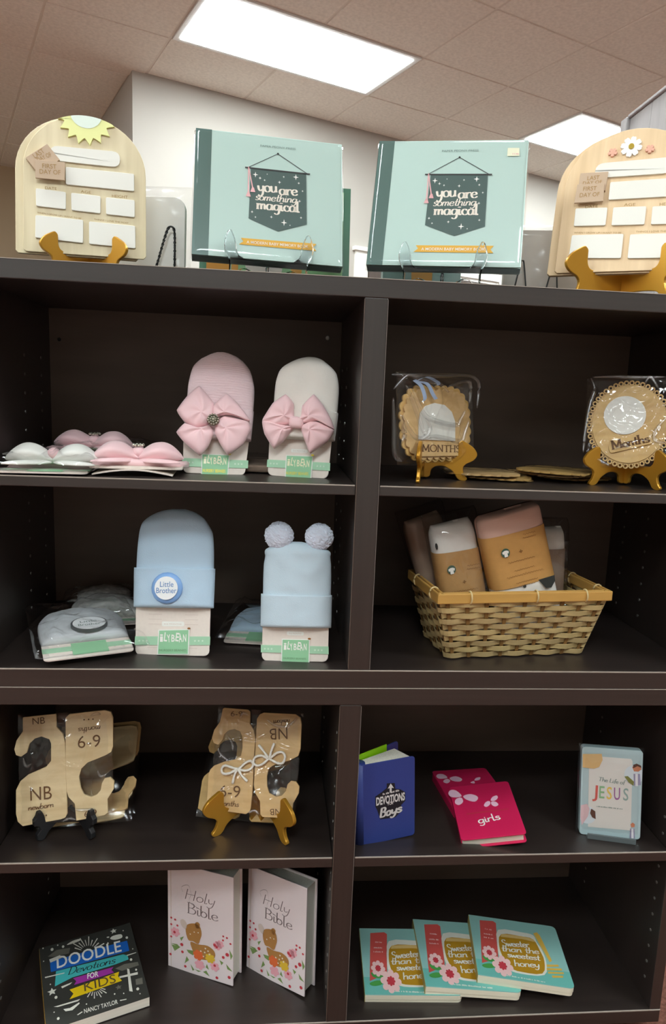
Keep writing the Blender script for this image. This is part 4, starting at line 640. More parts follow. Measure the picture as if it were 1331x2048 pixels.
def easel(name, label, x, y, z, yaw, sc, m, wing=WING, ang=40, th=0.006, group='display easels', edge=None):
    t = thing(name, label, 'easel', (x,y,z,yaw,0,0), group=group)
    P = crom([(p[0]*sc,p[1]*sc) for p in wing],3,True) if wing is not WING_BLACK else [(p[0]*sc,p[1]*sc) for p in wing]
    for s in (-1,1):
        b = MB(); b.prism(P,-th/2,th/2)
        o = b.build('wing', m, t, bevel=0.0012, seg=2)
        o.matrix_local = (Matrix.Rotation(-math.radians(ang),4,'Z') if s > 0 else Matrix.Rotation(PI+math.radians(ang),4,'Z'))
    h = MB(); h.tube([(0,0.002,0.010*sc),(0,0.002,0.042*sc)],0.003,10); h.build('hinge_pin', m, t, smooth=True)
    return t
def under(name, label, pose, shelf, m, sc=None, **kw):
    """easel under an item: hooks under its lower edge, feet on the shelf"""
    x,y,z,yaw = pose[:4]
    rest = (z-shelf); s = sc or rest/0.037
    ang = math.radians(kw.get('ang',40)); d = 0.046*s*math.sin(ang)+0.004
    fwd = 0.0
    hx, hy = x-math.sin(yaw)*d, y+math.cos(yaw)*d
    return easel(name,label,hx,hy,shelf,yaw,s,m,**kw)
def book(root, w, h, t, cover, pages, ct=0.002, inset=0.003, rc=0.0, spine='cover', spine_m=None, x0=None):
    """closed book, front cover at y=0, spine along -x"""
    c = MB(); P = rrect(-w/2,w/2,0,h,rc,4) if rc else [(-w/2,0),(w/2,0),(w/2,h),(-w/2,h)]
    c.prism(P,0,ct); c.prism(P,t-ct,t); c.box(-w/2,-w/2+ct,ct,t-ct,rc,h-rc)
    o = c.build('cover',cover,root,bevel=0.0006,seg=2)
    if spine_m:
        s = MB(); s.box(-w/2-0.0004,-w/2+0.0001,0.0006,t-0.0006,0.001,h-0.001); s.build('spine',spine_m,root)
    p = MB(); p.box(-w/2+ct,w/2-inset,ct,t-ct,inset,h-inset); p.build('page_block',pages,root)
    return o

def folds(parent, lines, y, r=0.0042):
    """soft folds standing up from a film pouch"""
    for i,pts in enumerate(lines):
        P = crom([(p[0],y-0.0008*math.sin(i+k),p[1]) for k,p in enumerate(pts)],8)
        b = MB(); b.tube(P,r,10,rf=lambda t: 0.25+0.75*math.sin(PI*min(1,max(0,t)))**0.6); b.build('film_fold','film_fold',parent,smooth=True)
# ---------------------------------------------------------------- wooden milestone boards on the top board
def arch(w, h, r, n=22):
    return [(-w/2,0.004),(-w/2+0.004,0),(w/2-0.004,0),(w/2,0.004)]+arc(0,h-r,w/2,r,0,PI,n)
def milestone(d, lay, label_f, label_b, bm, deco, group='wooden milestone boards'):
    pose = d['pose']; w,h = pose[6],pose[7]; lw,lh = lay['pose'][6],lay['pose'][7]
    kx,kz = w/lw,h/lh; sc = lambda p: (p[0]*kx,p[1]*kz)
    bpose = list(pose); M = frame(pose) @ Matrix.Translation((-0.012,0.0065,-0.002))
    bb = thing('milestone_board', label_b, 'milestone board', M=M, group=group)
    panel(bb,'arch_panel',[arch(w,h,h*0.40)],-0.003,0.0025,bm,0.0008)
    t = thing('milestone_board', label_f, 'milestone board', pose, group=group)
    panel(t,'arch_panel',[arch(w,h,h*0.40)],0,0.0032,bm,0.0008)
    for q in lay['slots']: panel(t,'writing_plaque',[rquad([sc(p) for p in q],0.0025)],-0.003,0,'plaque_white',0.0006)
    q = [sc(p) for p in lay['pill']]; panel(t,'writing_plaque',[rquad(q,0.0118*kz)],-0.003,0,'plaque_white',0.0006)
    for i,q in enumerate(d['tags']):
        y = -0.003*(i+1)
        o = panel(t,'day_tag',[rquad(q,0.0008)],y-0.0028,y if i else -0.0001,'tag_brown',0.0003)
        lettering(o,d['text'][2*i:2*i+2],y-0.0028-EP,'burnt_gold')
    lettering(t,[(e[0],e[1]*kx,e[2]*kz,e[3]*kx,e[4]*kz,e[5]*kz) for e in lay['text'][4:]],-EP,'burnt_gold',bold=0.0)
    deco(t,d,w,h)
    return t
def sun_deco(t,d,w,h):
    cx,cz,rx,rz = d['sun'][0]; r = h*0.40
    def clip(p):
        x,z = p; a,b = w/2-0.001,r-0.001; zz = z-(h-r)
        if zz > 0:
            k = math.hypot(x/a,zz/b)
            if k > 1: return (x/k,h-r+zz/k)
        return p
    P = []
    for i in range(16):
        a = 2*PI*i/16+0.12
        for k in range(6):
            t_ = k/6; ang = a+t_*2*PI/16; rr = 0.77+0.23*(abs(2*t_-1))**1.5
            P.append(clip((cx+rx*rr*math.cos(ang),cz+rz*rr*math.sin(ang))))
    s = panel(t,'sun_cutout',[P],-0.003,0,'sun_yellow',0.0004)
    ink(s,'sun_centre',[[clip(p) for p in ell(cx,cz+0.003,rx*0.54,rz*0.5)]],-0.003-EP,'sun_pale')
def daisy_deco(t,d,w,h):
    cx,cz,rx,rz = d['daisy'][0]
    o = panel(t,'daisy_cutout',[flower(cx,cz,rx,rz*0.92,8,0.38,0.2,0.10)],-0.003,0,'petal_white',0.0004)
    panel(o,'daisy_eye',[ell(cx,cz,rx*0.24,rz*0.24)],-0.0042,-0.003,'daisy_eye')
    for x,z,a,b in d['pink']: panel(t,'blossom_cutout',[flower(x,z,a,b*0.9,5,0.5,0.3,0.12)],-0.003,0,'blossom_pink',0.0003)
milestone(D['boardL'],D['boardL'],'arched birch milestone board with a yellow sun at its top','arched birch board tucked behind the sun milestone board','birch',sun_deco)
milestone(D['boardR'],D['boardL'],'arched birch milestone board with a white daisy and two pink blossoms','arched birch board tucked behind the daisy milestone board','birch_r',daisy_deco)
p = D['boardL']['pose']; under('display_easel','gold easel holding the sun milestone board',p,SZ['tt'],'gold',sc=0.92,wing=WING_LOW,ang=38,group='gold easels')
p = D['boardR']['pose']; under('display_easel','large gold easel holding the daisy milestone board',p,SZ['tt'],'gold',sc=1.22,wing=WING_LOW,ang=38,th=0.007,group='gold easels')

# ---------------------------------------------------------------- baby memory books
def memory(d, lay, label, sticker=None):
    pose = d['pose']; w,h = pose[6],pose[7]; kx,kz = w/lay['pose'][6],h/lay['pose'][7]; S = lambda p: (p[0]*kx,p[1]*kz)
    T = lambda e: (e[0],e[1]*kx,e[2]*kz,e[3]*kx,e[4]*kz,e[5]*kz)
    t = thing('memory_book',label,'book',pose,group='baby memory books')
    book(t,w,h,0.022,'book_mint','pages',0.0028,0.004)
    q = [S(p) for p in lay['spine']]; xr = (q[1][0]+q[2][0])/2
    b = MB(); b.box(-w/2-0.0006,xr,-0.0003,0.001,-0.0001,h+0.0001); b.box(-w/2-0.0006,-w/2,-0.0003,0.0222,-0.0001,h+0.0001); b.build('spine_cloth','book_teal',t)
    b = MB(); b.box(-w/2,w/2,0.004,0.018,-0.0006,0.0002); b.build('lower_edge','book_teal',t)
    y = -0.0003-EP
    ink(t,'pennant',[[S(p) for p in lay['banner']]],y,'print_teal')
    b = MB(); (ax,az),(bx,bz) = [S(p) for p in lay['rod']]; b.flat([(ax,az-.0012),(bx,bz-.0012),(bx,bz+.0012),(ax,az+.0012)],y-EP)
    st = [S(p) for p in lay['string']]
    for a,c in ((0,1),(1,2)):
        dx,dz = st[c][0]-st[a][0],st[c][1]-st[a][1]; L = math.hypot(dx,dz); nx,nz = -dz/L*.0005,dx/L*.0005
        b.flat([(st[a][0]+nx,st[a][1]+nz),(st[a][0]-nx,st[a][1]-nz),(st[c][0]-nx,st[c][1]-nz),(st[c][0]+nx,st[c][1]+nz)],y)
    b.flat(ell(*st[1],.0017,.0017,10),y-EP); b.build('pennant_rod','print_dark',t)
    ta = [S(p) for p in lay['tassel']]; b = MB()
    for i0,i1,r in ((0,2,.0016),(0,4,.0014)):
        (ax,az),(bx,bz) = ta[i0],ta[i1]; b.flat([(ax-r*.5,az),(ax+r*.5,az),(bx+r*.7,bz),(bx-r*.7,bz)],y-2*EP); b.flat([(bx-.0015,bz+.003),(bx+.0015,bz+.003),(bx+.004,bz-.005),(bx-.004,bz-.005)],y-2*EP)
    b.build('tassel','print_pink',t)
    b = MB()
    for x,z,a,c in lay['stars']: b.flat(star(x*kx,z*kz,a*1.0,a*0.28,4,PI/2,1.15),y-EP)
    b.build('star_print','print_white',t)['kind'] = 'stuff'
    e = [T(q) for q in lay['text']]; b = MB()
    for i,thk in ((0,.0018),(1,.0018),(3,.0018)): skel(b,*e[i],y-EP,.0005,thk,serif=.09,xh=True)
    skel(b,*e[2],y-EP,.0004,.0010,shear=.2,serif=0.0,xh=True)
    b.build('title_lettering','print_cream',t)['kind'] = 'stuff'
    lettering(t,[e[4]],y,'print_grey','press_lettering')
    r = ink(t,'ribbon_print',[[S(p) for p in lay['ribbon']]],y,'print_gold'); lettering(r,[e[5]],y-EP,'print_cream','ribbon_lettering',bold=0.01)
    if sticker:
        r = ink(t,'price_sticker',[sticker],y-EP,'sticker'); x1 = sticker[2][0]; z1 = sticker[2][1]
        lettering(r,[('~',x1-.011,z1+.0022,x1-.0012,z1+.0022,.0030)],y-2*EP,'print_pink','price_lettering')
    b = MB(); m_ = 0.0035; bag(b,[(-w/2-m_,h+m_),(w/2+m_,h+m_),(w/2+m_,-m_),(-w/2-m_,-m_)],-0.0016,0.0245,0.0005,seed=3+w*50,n=44,freq=22,ramp=36)
    b.build('shrink_wrap','shrink',t,smooth=True)
    return t
memory(D['bookL'],D['bookL'],'mint memory book in shrink wrap without a price sticker')
memory(D['bookR'],D['bookL'],'mint memory book in shrink wrap with a price sticker on its corner',D['bookR']['sticker'])
p = D['bookL']['pose']; under('acrylic_easel','clear acrylic easel under the memory book without sticker',p,SZ['tt'],'acrylic',sc=1.0,wing=WING_CLEAR,ang=32,th=0.006,group='clear easels')
p = D['bookR']['pose']; under('acrylic_easel','clear acrylic easel under the memory book with the price sticker',p,SZ['tt'],'acrylic',sc=1.0,wing=WING_CLEAR,ang=32,th=0.006,group='clear easels')

# ---------------------------------------------------------------- goods facing the other way on the top board
def rope(root, pts, r, m, twist=True):
    P = crom(pts,10); L = len(P)
    if not twist:
        b = MB(); b.tube(P,r,7); return b.build('hanging_cord',m,root,smooth=True)
    for s in (0,1):
        Q = []; dl = 0
        for i,p in enumerate(P):
            if i: dl += (Vector(p)-Vector(P[i-1])).length
            a = dl/0.0022+s*PI; Q.append((p[0]+math.cos(a)*r*.55,p[1]+math.sin(a)*r*.55,p[2]))
        b = MB(); b.tube(Q,r*.62,6); o = b.build('hanging_cord',m,root,smooth=True)
    return o
t = thing('bagged_sign','pale sign in a clear bag with a twisted black rope loop','sign',(-0.359,0.215,SZ['tt'],-0.10,0.05,0.0),group='bagged signs')
b = MB(); b.prism(rrect(-0.085,0.056,0.002,0.150,0.02),0.0,0.012); b.build('sign_panel','sign_board',t,bevel=0.001)
b = MB(); bag(b,[(-0.095,0.168),(0.0665,0.168),(0.0655,0.001),(-0.095,0.001)],-0.006,0.02,0.004,seed=5); b.build('film_bag','film_milky',t,smooth=True)
b = MB(); rope(t,[(-0.003,-0.010,0.004),(0.010,-0.011,0.03),(0.022,-0.012,0.070),(0.030,-0.012,0.094),(0.036,-0.012,0.098),(0.041,-0.012,0.090),(0.042,-0.012,0.05),(0.041,-0.010,0.004)],0.0023,'rope_black')
t = thing('bagged_sign','grey sign in a clear bag with thin black cords, between memory book and daisy board','sign',(0.352,0.232,SZ['tt'],-0.20,0.05,0.0),group='bagged signs')
b = MB(); b.prism(rrect(-0.090,0.10,0.002,0.140,0.004),0.0,0.012); b.build('sign_panel','sign_grey',t,bevel=0.001)
b = MB(); bag(b,[(-0.096,0.150),(0.105,0.150),(0.105,0.001),(-0.096,0.001)],-0.005,0.02,0.0035,seed=9); b.build('film_bag','film_soft',t,smooth=True)
rope(t,[(-0.075,-0.010,0.004),(-0.068,-0.011,0.04),(-0.061,-0.011,0.080),(-0.058,-0.011,0.083),(-0.055,-0.011,0.079),(-0.049,-0.011,0.04),(-0.044,-0.010,0.004)],0.0014,'rope_black',False)
rope(t,[(-0.020,-0.010,0.004),(-0.012,-0.011,0.04),(-0.004,-0.011,0.075),(0.002,-0.011,0.075),(0.006,-0.011,0.04),(0.010,-0.010,0.004)],0.0014,'rope_black',False)
t = thing('picture_book','green bordered picture book facing away behind the memory book without sticker','book',(-0.150,0.200,SZ['tt'],-0.01,0.2,0.0))
book(t,0.256,0.190,0.02,'book_green','pages',0.003,0.004)
y = -EP
ink(t,'cover_picture',[[(-0.116,0.004),(0.116,0.004),(0.116,0.182),(-0.116,0.182)]],y,'book_green_light')
ink(t,'orange_panel',[[(-0.116,0.004),(-0.062,0.004),(-0.066,0.12),(-0.116,0.15)],[(0.028,0.03),(0.045,0.02),(0.05,0.07),(0.03,0.09)]],y-EP,'book_orange')
ink(t,'blossom_print',[flower(-0.03,0.05,0.022,0.03,5),flower(0.0,0.045,0.014,0.02,5)],y-EP,'card_pattern')
t = thing('gift_box','sage and orange box facing away behind the memory book with the price sticker','box',(0.105,0.225,SZ['tt'],-0.05,0.0,0.0))
b = MB(); b.box(-0.065,0.075,0,0.035,0,0.13); b.build('box_body','jt',t,bevel=0.001)
ink(t,'orange_panel',[[(-0.012,0.002),(0.022,0.002),(0.022,0.10),(-0.02,0.12)]],-EP,'book_orange'); b = MB(); b.box(-0.066,0.076,-0.001,0.036,0.11,0.132); b.build('box_lid','jt',t,bevel=0.001)
# ---------------------------------------------------------------- baby hats on backing cards
def hat_card(t, d, foil='foil', sub='foil_yellow', cardT=0.0018):
    q = d['card']; (ax,az),(bx,bz),(cx,cz),(dx,dz) = q; r = 0.009
    P = [(dx+r,max(0,dz))]; z0 = 0.0
    poly = arc(dx+r+0.001,z0+r,r,r,PI,1.5*PI,5)+arc(cx-r-0.001,z0+r,r,r,1.5*PI,2*PI,5)+[(bx,bz),(ax,az)]
    b = MB(); b.prism(poly,0,cardT); o = b.build('backing_card','card_cream',t,bevel=0.0005,seg=1)
    # faint pattern lines on the card
    b = MB()
    for zz in (0.012,0.050,0.058,0.066):
        for s in (-1,1): b.flat([(s*0.030-0.011,z0+zz),(s*0.030+0.011,z0+zz),(s*0.030+0.011,z0+zz+0.0008),(s*0.030-0.011,z0+zz+0.0008)],-EP)
    b.build('card_print','card_pattern',o)['kind'] = 'stuff'
    bd = d['band']; bb = MB(); bb.prism([bd[3],bd[2],bd[1],bd[0]],-0.0012,-0.0002); band = bb.build('paper_band','band_green',t)
    b = MB()
    for k in range(6):
        u = (0.06+0.05*k) if k < 3 else (0.80+0.05*(k-3)); x = bd[0][0]+(bd[1][0]-bd[0][0])*u; z = (bd[0][1]+bd[3][1])/2+((bd[1][1]+bd[2][1])/2-(bd[0][1]+bd[3][1])/2)*u
        b.flat(star(x,z,0.0022,0.0009,5),-0.0012-EP)
    b.build('star_print','band_star',band)['kind'] = 'stuff'
    lb = d['label']; bb = MB(); bb.prism([lb[3],lb[2],lb[1],lb[0]],-0.0020,-0.0012); lab = bb.build('brand_label','label_border',t)
    c = ((lb[0][0]+lb[2][0])/2,(lb[0][1]+lb[2][1])/2); ink(lab,'label_field',[[(c[0]+(p[0]-c[0])*.93,c[1]+(p[1]-c[1])*.93) for p in lb]],-0.0020-EP,'label_green')
    n = [e for e in d['text'] if e[0] == 'ILYBEAN'][0]; s = [e for e in d['text'] if e[0].startswith('NURS')][0]
    e = list(n); b = MB(); L = len('ILYBEAN')
    for i,ch in enumerate('iLYBEAN'):
        f0,f1 = i/L,(i+0.86)/L; dz = 0.0012*math.sin(i*2.1)
        put_text(b,(ch,n[1]+(n[3]-n[1])*f0,n[2]+(n[4]-n[2])*f0+dz,n[1]+(n[3]-n[1])*f1,n[2]+(n[4]-n[2])*f1+dz*.4,n[5]*(1+0.12*math.sin(i*1.7))),-0.0020-2*EP,bold=0.02)
    b.build('brand_lettering',foil,lab)['kind'] = 'stuff'
    lettering(lab,[s],-0.0020-2*EP,sub,'tagline_lettering',bold=0.01)
    x,z = lb[1]; bb = MB(); bb.prism(ell(x-0.001,z+0.001,0.0026,0.0016,10),-0.003,-0.002); bb.build('bean_emblem','bean' if foil != 'foil' else 'foil_yellow',lab)
    if 'pill' in d:
        pq = d['pill']; o2 = ink(t,'size_tag',[rquad([pq[0],pq[1],pq[2],pq[3]],0.0025)],-EP,'label_border')
        x0,x1 = pq[0][0]+.004,pq[1][0]-.004; z = (pq[0][1]+pq[3][1])/2-.0012
        lettering(o2,[('0-6 MONTHS',x0,z,x1,z,.0024)],-2*EP,'card_pattern','size_lettering')
def hat(d, label, m, T=0.016, ripple=0.0, rf=42, seed=0, cuff_m=None, lab=('foil','foil_yellow')):
    t = thing('baby_hat',label,'hat',d['pose'],group='baby hats on cards')
    b = MB(); rowpuff(b,d['crown'],T,back=0.001,nx=26,nz=190 if ripple else 34,ripple=ripple,rfreq=rf,wr=0.0028,seed=seed); b.build('crown',m,t,smooth=True)
    b = MB(); q = d['cuff']; g = 0.001; rowpuff(b,[(q[3][0]-g,q[2][0]+g,q[2][1]),((q[0][0]+q[3][0])/2-g,(q[1][0]+q[2][0])/2+g,(q[0][1]+q[2][1])/2),(q[0][0]-g,q[1][0]+g,(q[0][1]+q[1][1])/2)],T+0.003,back=0.002,nx=26,nz=24,top_taper=False,wr=0.002,seed=seed+3,bot_taper=0.25,p=3.0)
    b.build('cuff',cuff_m or m,t,smooth=True)
    hat_card(t,d,*lab)
    return t
def bow(t, lobes, centres, y0, T, m, knot, knot_obj=None):
    for i,(o,c) in enumerate(zip(lobes,centres)):
        b = MB(); dome(b,o,c,T,y0-0.002*(i%2),rings=10,folds=5,famp=0.0017,back=0.004,sharp=0.5,crisp=True); b.build('bow_loop',m,t,smooth=True)
def mid(a, b): return (a[0]*.72+b[0]*.28, a[1]*.72+b[1]*.28)
def cen(o): return (sum(p[0] for p in o)/len(o), sum(p[1] for p in o)/len(o))
d = D['hatP']; t = hat(d,'pink ribbed baby hat with a big bow and rhinestone button','knit_pink',ripple=0.0007,rf=40,seed=1)
bow(t,d['lobes'],[mid(cen(o),d['jewel'][0]) for o in d['lobes']],-0.019,0.011,'satin_pink',None)
x,z,rx,rz = d['jewel'][0]; b = MB(); b.ball((x,-0.030,z),rx*0.95,0.004,rz*0.85); j = b.build('rhinestone_button','crystal_dark',t,smooth=True)
b = MB()
for ring,n_ in ((0,1),(0.38,7),(0.72,12)):
    for k in range(n_):
        a = 2*PI*k/max(1,n_)+ring; b.ball((x+rx*ring*math.cos(a),-0.0358+0.0015*ring,z+rz*ring*math.sin(a)),0.0017 if ring else 0.0026,nu=6,nv=4)
b.build('rhinestones','crystal',j)['kind'] = 'stuff'
d = D['hatW']; t = hat(d,'white baby hat with a pink bow','knit_white',seed=4)
bow(t,d['lobes'],[mid(cen(o),d['jewel'][0]) for o in d['lobes']],-0.019,0.011,'satin_pink',None)
x,z,rx,rz = d['jewel'][0]; b = MB(); dome(b,[(x-rx,z-rz*.7),(x+rx,z-rz*.9),(x+rx,z+rz*.7),(x-rx,z+rz*.9)],(x,z),0.006,-0.027,rings=6); b.build('bow_knot','satin_pink',t,smooth=True)
d = D['hatB']; t = hat(d,'pale blue baby hat with a round Little Brother badge','knit_blue',seed=8,lab=('print_white','label_text'))
x,z,rx,rz = d['badge'][0]; r = (rx+rz)/2; b = MB()
b.ball((x,-0.0185,z),r,0.006,r,nu=40,nv=10); o = b.build('badge','badge_blue',t,smooth=True)
panel(o,'badge_face',[ell(x,z,r*.73,r*.73,32)],-0.0252,-0.020,'badge_white'); lettering(o,d['text'][:2],-0.0252-EP,'badge_text','badge_lettering')
d = D['hatE']; t = hat(d,'pale blue baby hat with two fluffy bear ears','knit_blue2',seed=12,lab=('print_white','label_text'))
for k,(x,z,rx,rz) in enumerate(d['poms']):
    b = MB(); rr = random.Random(k+5)
    b.ball((x,-0.002,z),rx,rx*0.72,rz*0.95,nu=56,nv=34,fn=lambda dd: 0.93+0.10*rr.random()+0.05*noise.noise(dd*6)); b.build('pompom_ear','pom_blue',t,smooth=False)

# ---------------------------------------------------------------- packs lying flat on the shelves
def flat_hat(label, x, y, z, yaw, w, l, hm, bowm, lean=PI/2, bag_=True, seed=0, group='flat packed baby hats', bowz=0.45, extra=None, T=0.016, film='film'):
    """carded hat lying on its back; local z runs towards the back of the shelf"""
    t = thing('packed_hat',label,'packed hat',(x,y,z,yaw,lean,0),group=group)
    b = MB(); b.prism(rrect(-w/2,w/2,0,l*0.45,0.008),-0.001,0.001); b.build('backing_card','card_cream',t)
    b = MB(); b.prism([(-w/2-.0005,l*.14),(w/2+.0005,l*.14),(w/2+.0005,l*.23),(-w/2-.0005,l*.23)],-0.0018,-0.001); b.build('paper_band','band_green',t)
    b = MB(); b.prism([(-w*.18,l*.04),(w*.22,l*.04),(w*.22,l*.28),(-w*.18,l*.28)],-0.0024,-0.0018); b.build('brand_label','label_green',t)
    b = MB(); rowpuff(b,[(-w*.5,w*.5,l*.30),(-w*.51,w*.51,l*.5),(-w*.5,w*.5,l*.75),(-w*.40,w*.40,l*.92),(-w*.12,w*.12,l)],T,nx=20,nz=24,wr=0.005,seed=seed); b.build('crown',hm,t,smooth=True)
    if extra: extra(t)
    if bag_:
        b = MB(); bag(b,[(-w*.62,l*1.05),(w*.64,l*1.03),(w*.66,-0.012),(-w*.6,-0.014)],-T-0.012,0.0,0.004,seed=seed,n=60,freq=30,crease=0.005,cf=14); b.build('film_bag',film,t,smooth=True)
    return t
def bow3(t, x, yt, z, s, m, knot_m, jewel=False):
    """bow of two puffed loops lying on a flat pack (yt: height above the card, towards -y)"""
    for sgn in (-1,1):
        b = MB(); vs = []; fs = []; N,K = 16,22
        for i in range(N+1):
            u = i/N; e = (0.16+0.84*math.sin(PI*min(1,0.10+u*0.80))**0.9)*(max(0.0,1-u**6)**0.5); up = 0.12+0.16*math.sin(PI*u)
            for k in range(K):
                a = 2*PI*k/K; cr = 1-0.16*abs(math.cos(2.5*a+u*1.5))*(1-u*.6)
                vs.append((x+sgn*s*1.16*u, yt-s*up-s*0.27*e*math.sin(a)*cr, z+s*0.46*e*math.cos(a)*cr-s*.10*u))
        for i in range(N):
            for k in range(K):
                q = (i*K+k,i*K+(k+1)%K,(i+1)*K+(k+1)%K,(i+1)*K+k); fs.append(q if sgn < 0 else q[::-1])
        fs += [tuple(range(K)),tuple(range(N*K,N*K+K))]
        b.add(vs,fs); b.build('bow_loop',m,t,smooth=True)
        b = MB(); dome(b,[(x,z-.004),(x+sgn*s*.5,z-s*.28),(x+sgn*s*1.1,z-s*.62),(x+sgn*s*.75,z-s*.72),(x+sgn*s*.25,z-s*.5)],(x+sgn*s*.5,z-s*.45),0.004,yt-0.004,rings=5); b.build('bow_tail',m,t,smooth=True)
    b = MB(); b.ball((x,yt-s*.26,z),s*.17,s*.16,s*.24); k = b.build('bow_knot',knot_m,t,smooth=True)
    if jewel:
        b = MB()
        for i in range(9): b.ball((x+s*.13*math.cos(i*.7)*(i>0),yt-s*.44,z+s*.16*math.sin(i*.7)*(i>0)),0.0026,nu=6,nv=4)
        b.build('rhinestones','crystal',k)['kind'] = 'stuff'
z1 = SZ['s1t']
flat_hat('bagged baby hat with a white bow lying at the front of the shelf',-0.482,0.006,z1+0.004,0.08,0.125,0.17,'knit_pink','satin_white',seed=2,T=0.012,extra=lambda t: bow3(t,0.008,-0.009,0.045,0.060,'satin_white','satin_pink'))
flat_hat('bagged pink baby hat with a pink bow lying behind the white bow',-0.462,0.172,z1+0.008,-0.15,0.125,0.17,'knit_pink','satin_pink',seed=6,T=0.016,extra=lambda t: bow3(t,0.0,-0.016,0.04,0.062,'satin_pink','satin_pink',True),film='film_soft')
t = thing('packed_bow','pink bow with rhinestones on two cards, lying beside the pink hat','hair bow',(-0.354,0.030,z1+0.003,0.06,PI/2,0),group='flat packed bows')
b = MB(); b.prism(rrect(-0.066,0.072,0.0,0.10,0.006),-0.012,-0.008); b.build('backing_card','card_cream',t,bevel=0.0006)
b = MB(); N = 14; vs = []; fs = []
for i in range(N+1):
    u = i/N; x = -0.060+0.118*u; h = -0.0075*math.sin(PI*u)
    for q in ((0.0,-0.0006),(0.09,-0.0006),(0.09,0.0010),(0.0,0.0010)): vs.append((x,h+q[1],q[0]-0.008))
for i in range(N):
    a = i*4
    for k in range(4): fs.append((a+k,a+(k+1)%4,a+4+(k+1)%4,a+4+k))
fs += [(0,1,2,3),(N*4+3,N*4+2,N*4+1,N*4)]; b.add(vs,fs); b.build('bent_card','card_cream',t)
b = MB(); b.tube([(-0.064,-0.014,0.02),(0.0,-0.016,0.016),(0.066,-0.014,0.02),(0.074,-0.012,0.05)],0.006,10); b.build('headband','satin_pink',t,smooth=True)
bow3(t,0.003,-0.016,0.035,0.060,'satin_pink','satin_pink',True)
# dark flat pack behind the pink hat
t = thing('packed_hat','dark bagged pack lying behind the pink ribbed hat','packed hat',(-0.185,0.12,z1+0.002,-0.1,PI/2,0),group='flat packed baby hats')
b = MB(); b.prism(rrect(-0.05,0.05,0,0.16,0.006),-0.012,0.0); b.build('pack_body','muslin_taupe',t,bevel=0.003); b = MB(); bag(b,[(-0.06,0.17),(0.06,0.17),(0.06,-0.01),(-0.06,-0.01)],-0.02,0.002,0.004,seed=21); b.build('film_bag','film',t,smooth=True)
# grey bagged hats and the pale blue one on the bottom board of the upper bookcase
def badge_flat(t):
    b = MB(); b.prism(ell(0.008,0.075,0.029,0.026,28),-0.022,-0.017); o = b.build('badge','badge_ring_dark',t); panel(o,'badge_face',[ell(0.008,0.075,0.026,0.023,28)],-0.0228,-0.021,'badge_white')
    lettering(o,[('Little',-0.006,0.0755,0.020,0.0755,0.0075),('Brother',-0.010,0.064,0.025,0.064,0.0075)],-0.0228-EP,'print_grey','badge_lettering')
flat_hat('bagged grey striped baby hat with a round badge lying in front',-0.421,0.022,0.012,0.38,0.135,0.165,'knit_grey','satin_white',lean=PI/2-0.12,seed=14,T=0.018,extra=badge_flat)
def plush(t):
    b = MB(); b.ball((0,-0.02,0.13),0.055,0.022,0.03,nu=40,nv=22,fn=lambda dd: 0.9+0.18*noise.noise(dd*7)); b.build('plush_trim','plush_grey',t,smooth=True)
flat_hat('bagged grey plush hat lying behind the grey striped hat',-0.436,0.185,0.006,0.25,0.12,0.13,'plush_grey','satin_white',seed=17,T=0.03,extra=plush,film='film')
flat_hat('bagged blue baby hat lying flat behind the bear ear hat',-0.165,0.105,0.004,-0.12,0.115,0.19,'knit_blue','satin_white',seed=19,T=0.014,film='film_soft')

# ---------------------------------------------------------------- "months" plaques in clear bags on gold easels
d = D['mon1']; t = thing('month_plaque','scalloped wooden plaque with a white arch in a crinkled clear bag','plaque',d['pose'],group='wooden month plaques')
(ax,az),(bx,bz),(cx,cz),(dx,dz) = d['plaque']; X0,X1,Z0,Z1 = -0.079,0.079,0.0,0.118
def scal(X0,X1,Z0,Z1,r,n):
    base = rrect(X0,X1,Z0,Z1,r,10); out = []
    L = [0]
    for i in range(len(base)): L.append(L[-1]+math.dist(base[i],base[(i+1)%len(base)]))
    cxx,czz = (X0+X1)/2,(Z0+Z1)/2; tot = L[-1]; K = n*8
    for k in range(K):
        s = tot*k/K; i = 0
        while L[i+1] < s: i += 1
        f = (s-L[i])/max(1e-9,L[i+1]-L[i]); p = base[i]; q = base[(i+1)%len(base)]
        x,z = p[0]+(q[0]-p[0])*f,p[1]+(q[1]-p[1])*f; b_ = 0.0042*abs(math.sin(PI*(k%8)/8)); dx,dz = x-cxx,z-czz; l = math.hypot(dx,dz); out.append((x+dx/l*b_,z+dz/l*b_))
    return out
panel(t,'scalloped_back',[scal(X0,X1,Z0,Z1,0.045,30)],0.0,0.003,'alder_dark',0.0005)
panel(t,'scalloped_front',[scal(X0+0.006,X1-0.006,Z0+0.004,Z1-0.006,0.042,30)],-0.003,0.0,'alder',0.0005)
panel(t,'white_arch',[d['white']],-0.005,-0.003,'plaque_white',0.0004)
pl = d['plate']; pq = [(pl[0][0],pl[0][1]),(pl[1][0]-.003,pl[1][1]),(pl[1][0]-.003,pl[2][1]),(pl[0][0],pl[3][1]-.003)]
o = panel(t,'word_plate',[rquad(pq,0.004)],-0.006,-0.003,'alder',0.0005); b = MB(); e = d['text'][0]; skel(b,e[0],e[1],e[2],e[3],e[4],e[5],-0.006-EP,.0005,.0013,serif=.10); b.build('word_lettering','burnt',o)['kind'] = 'stuff'
b = MB()
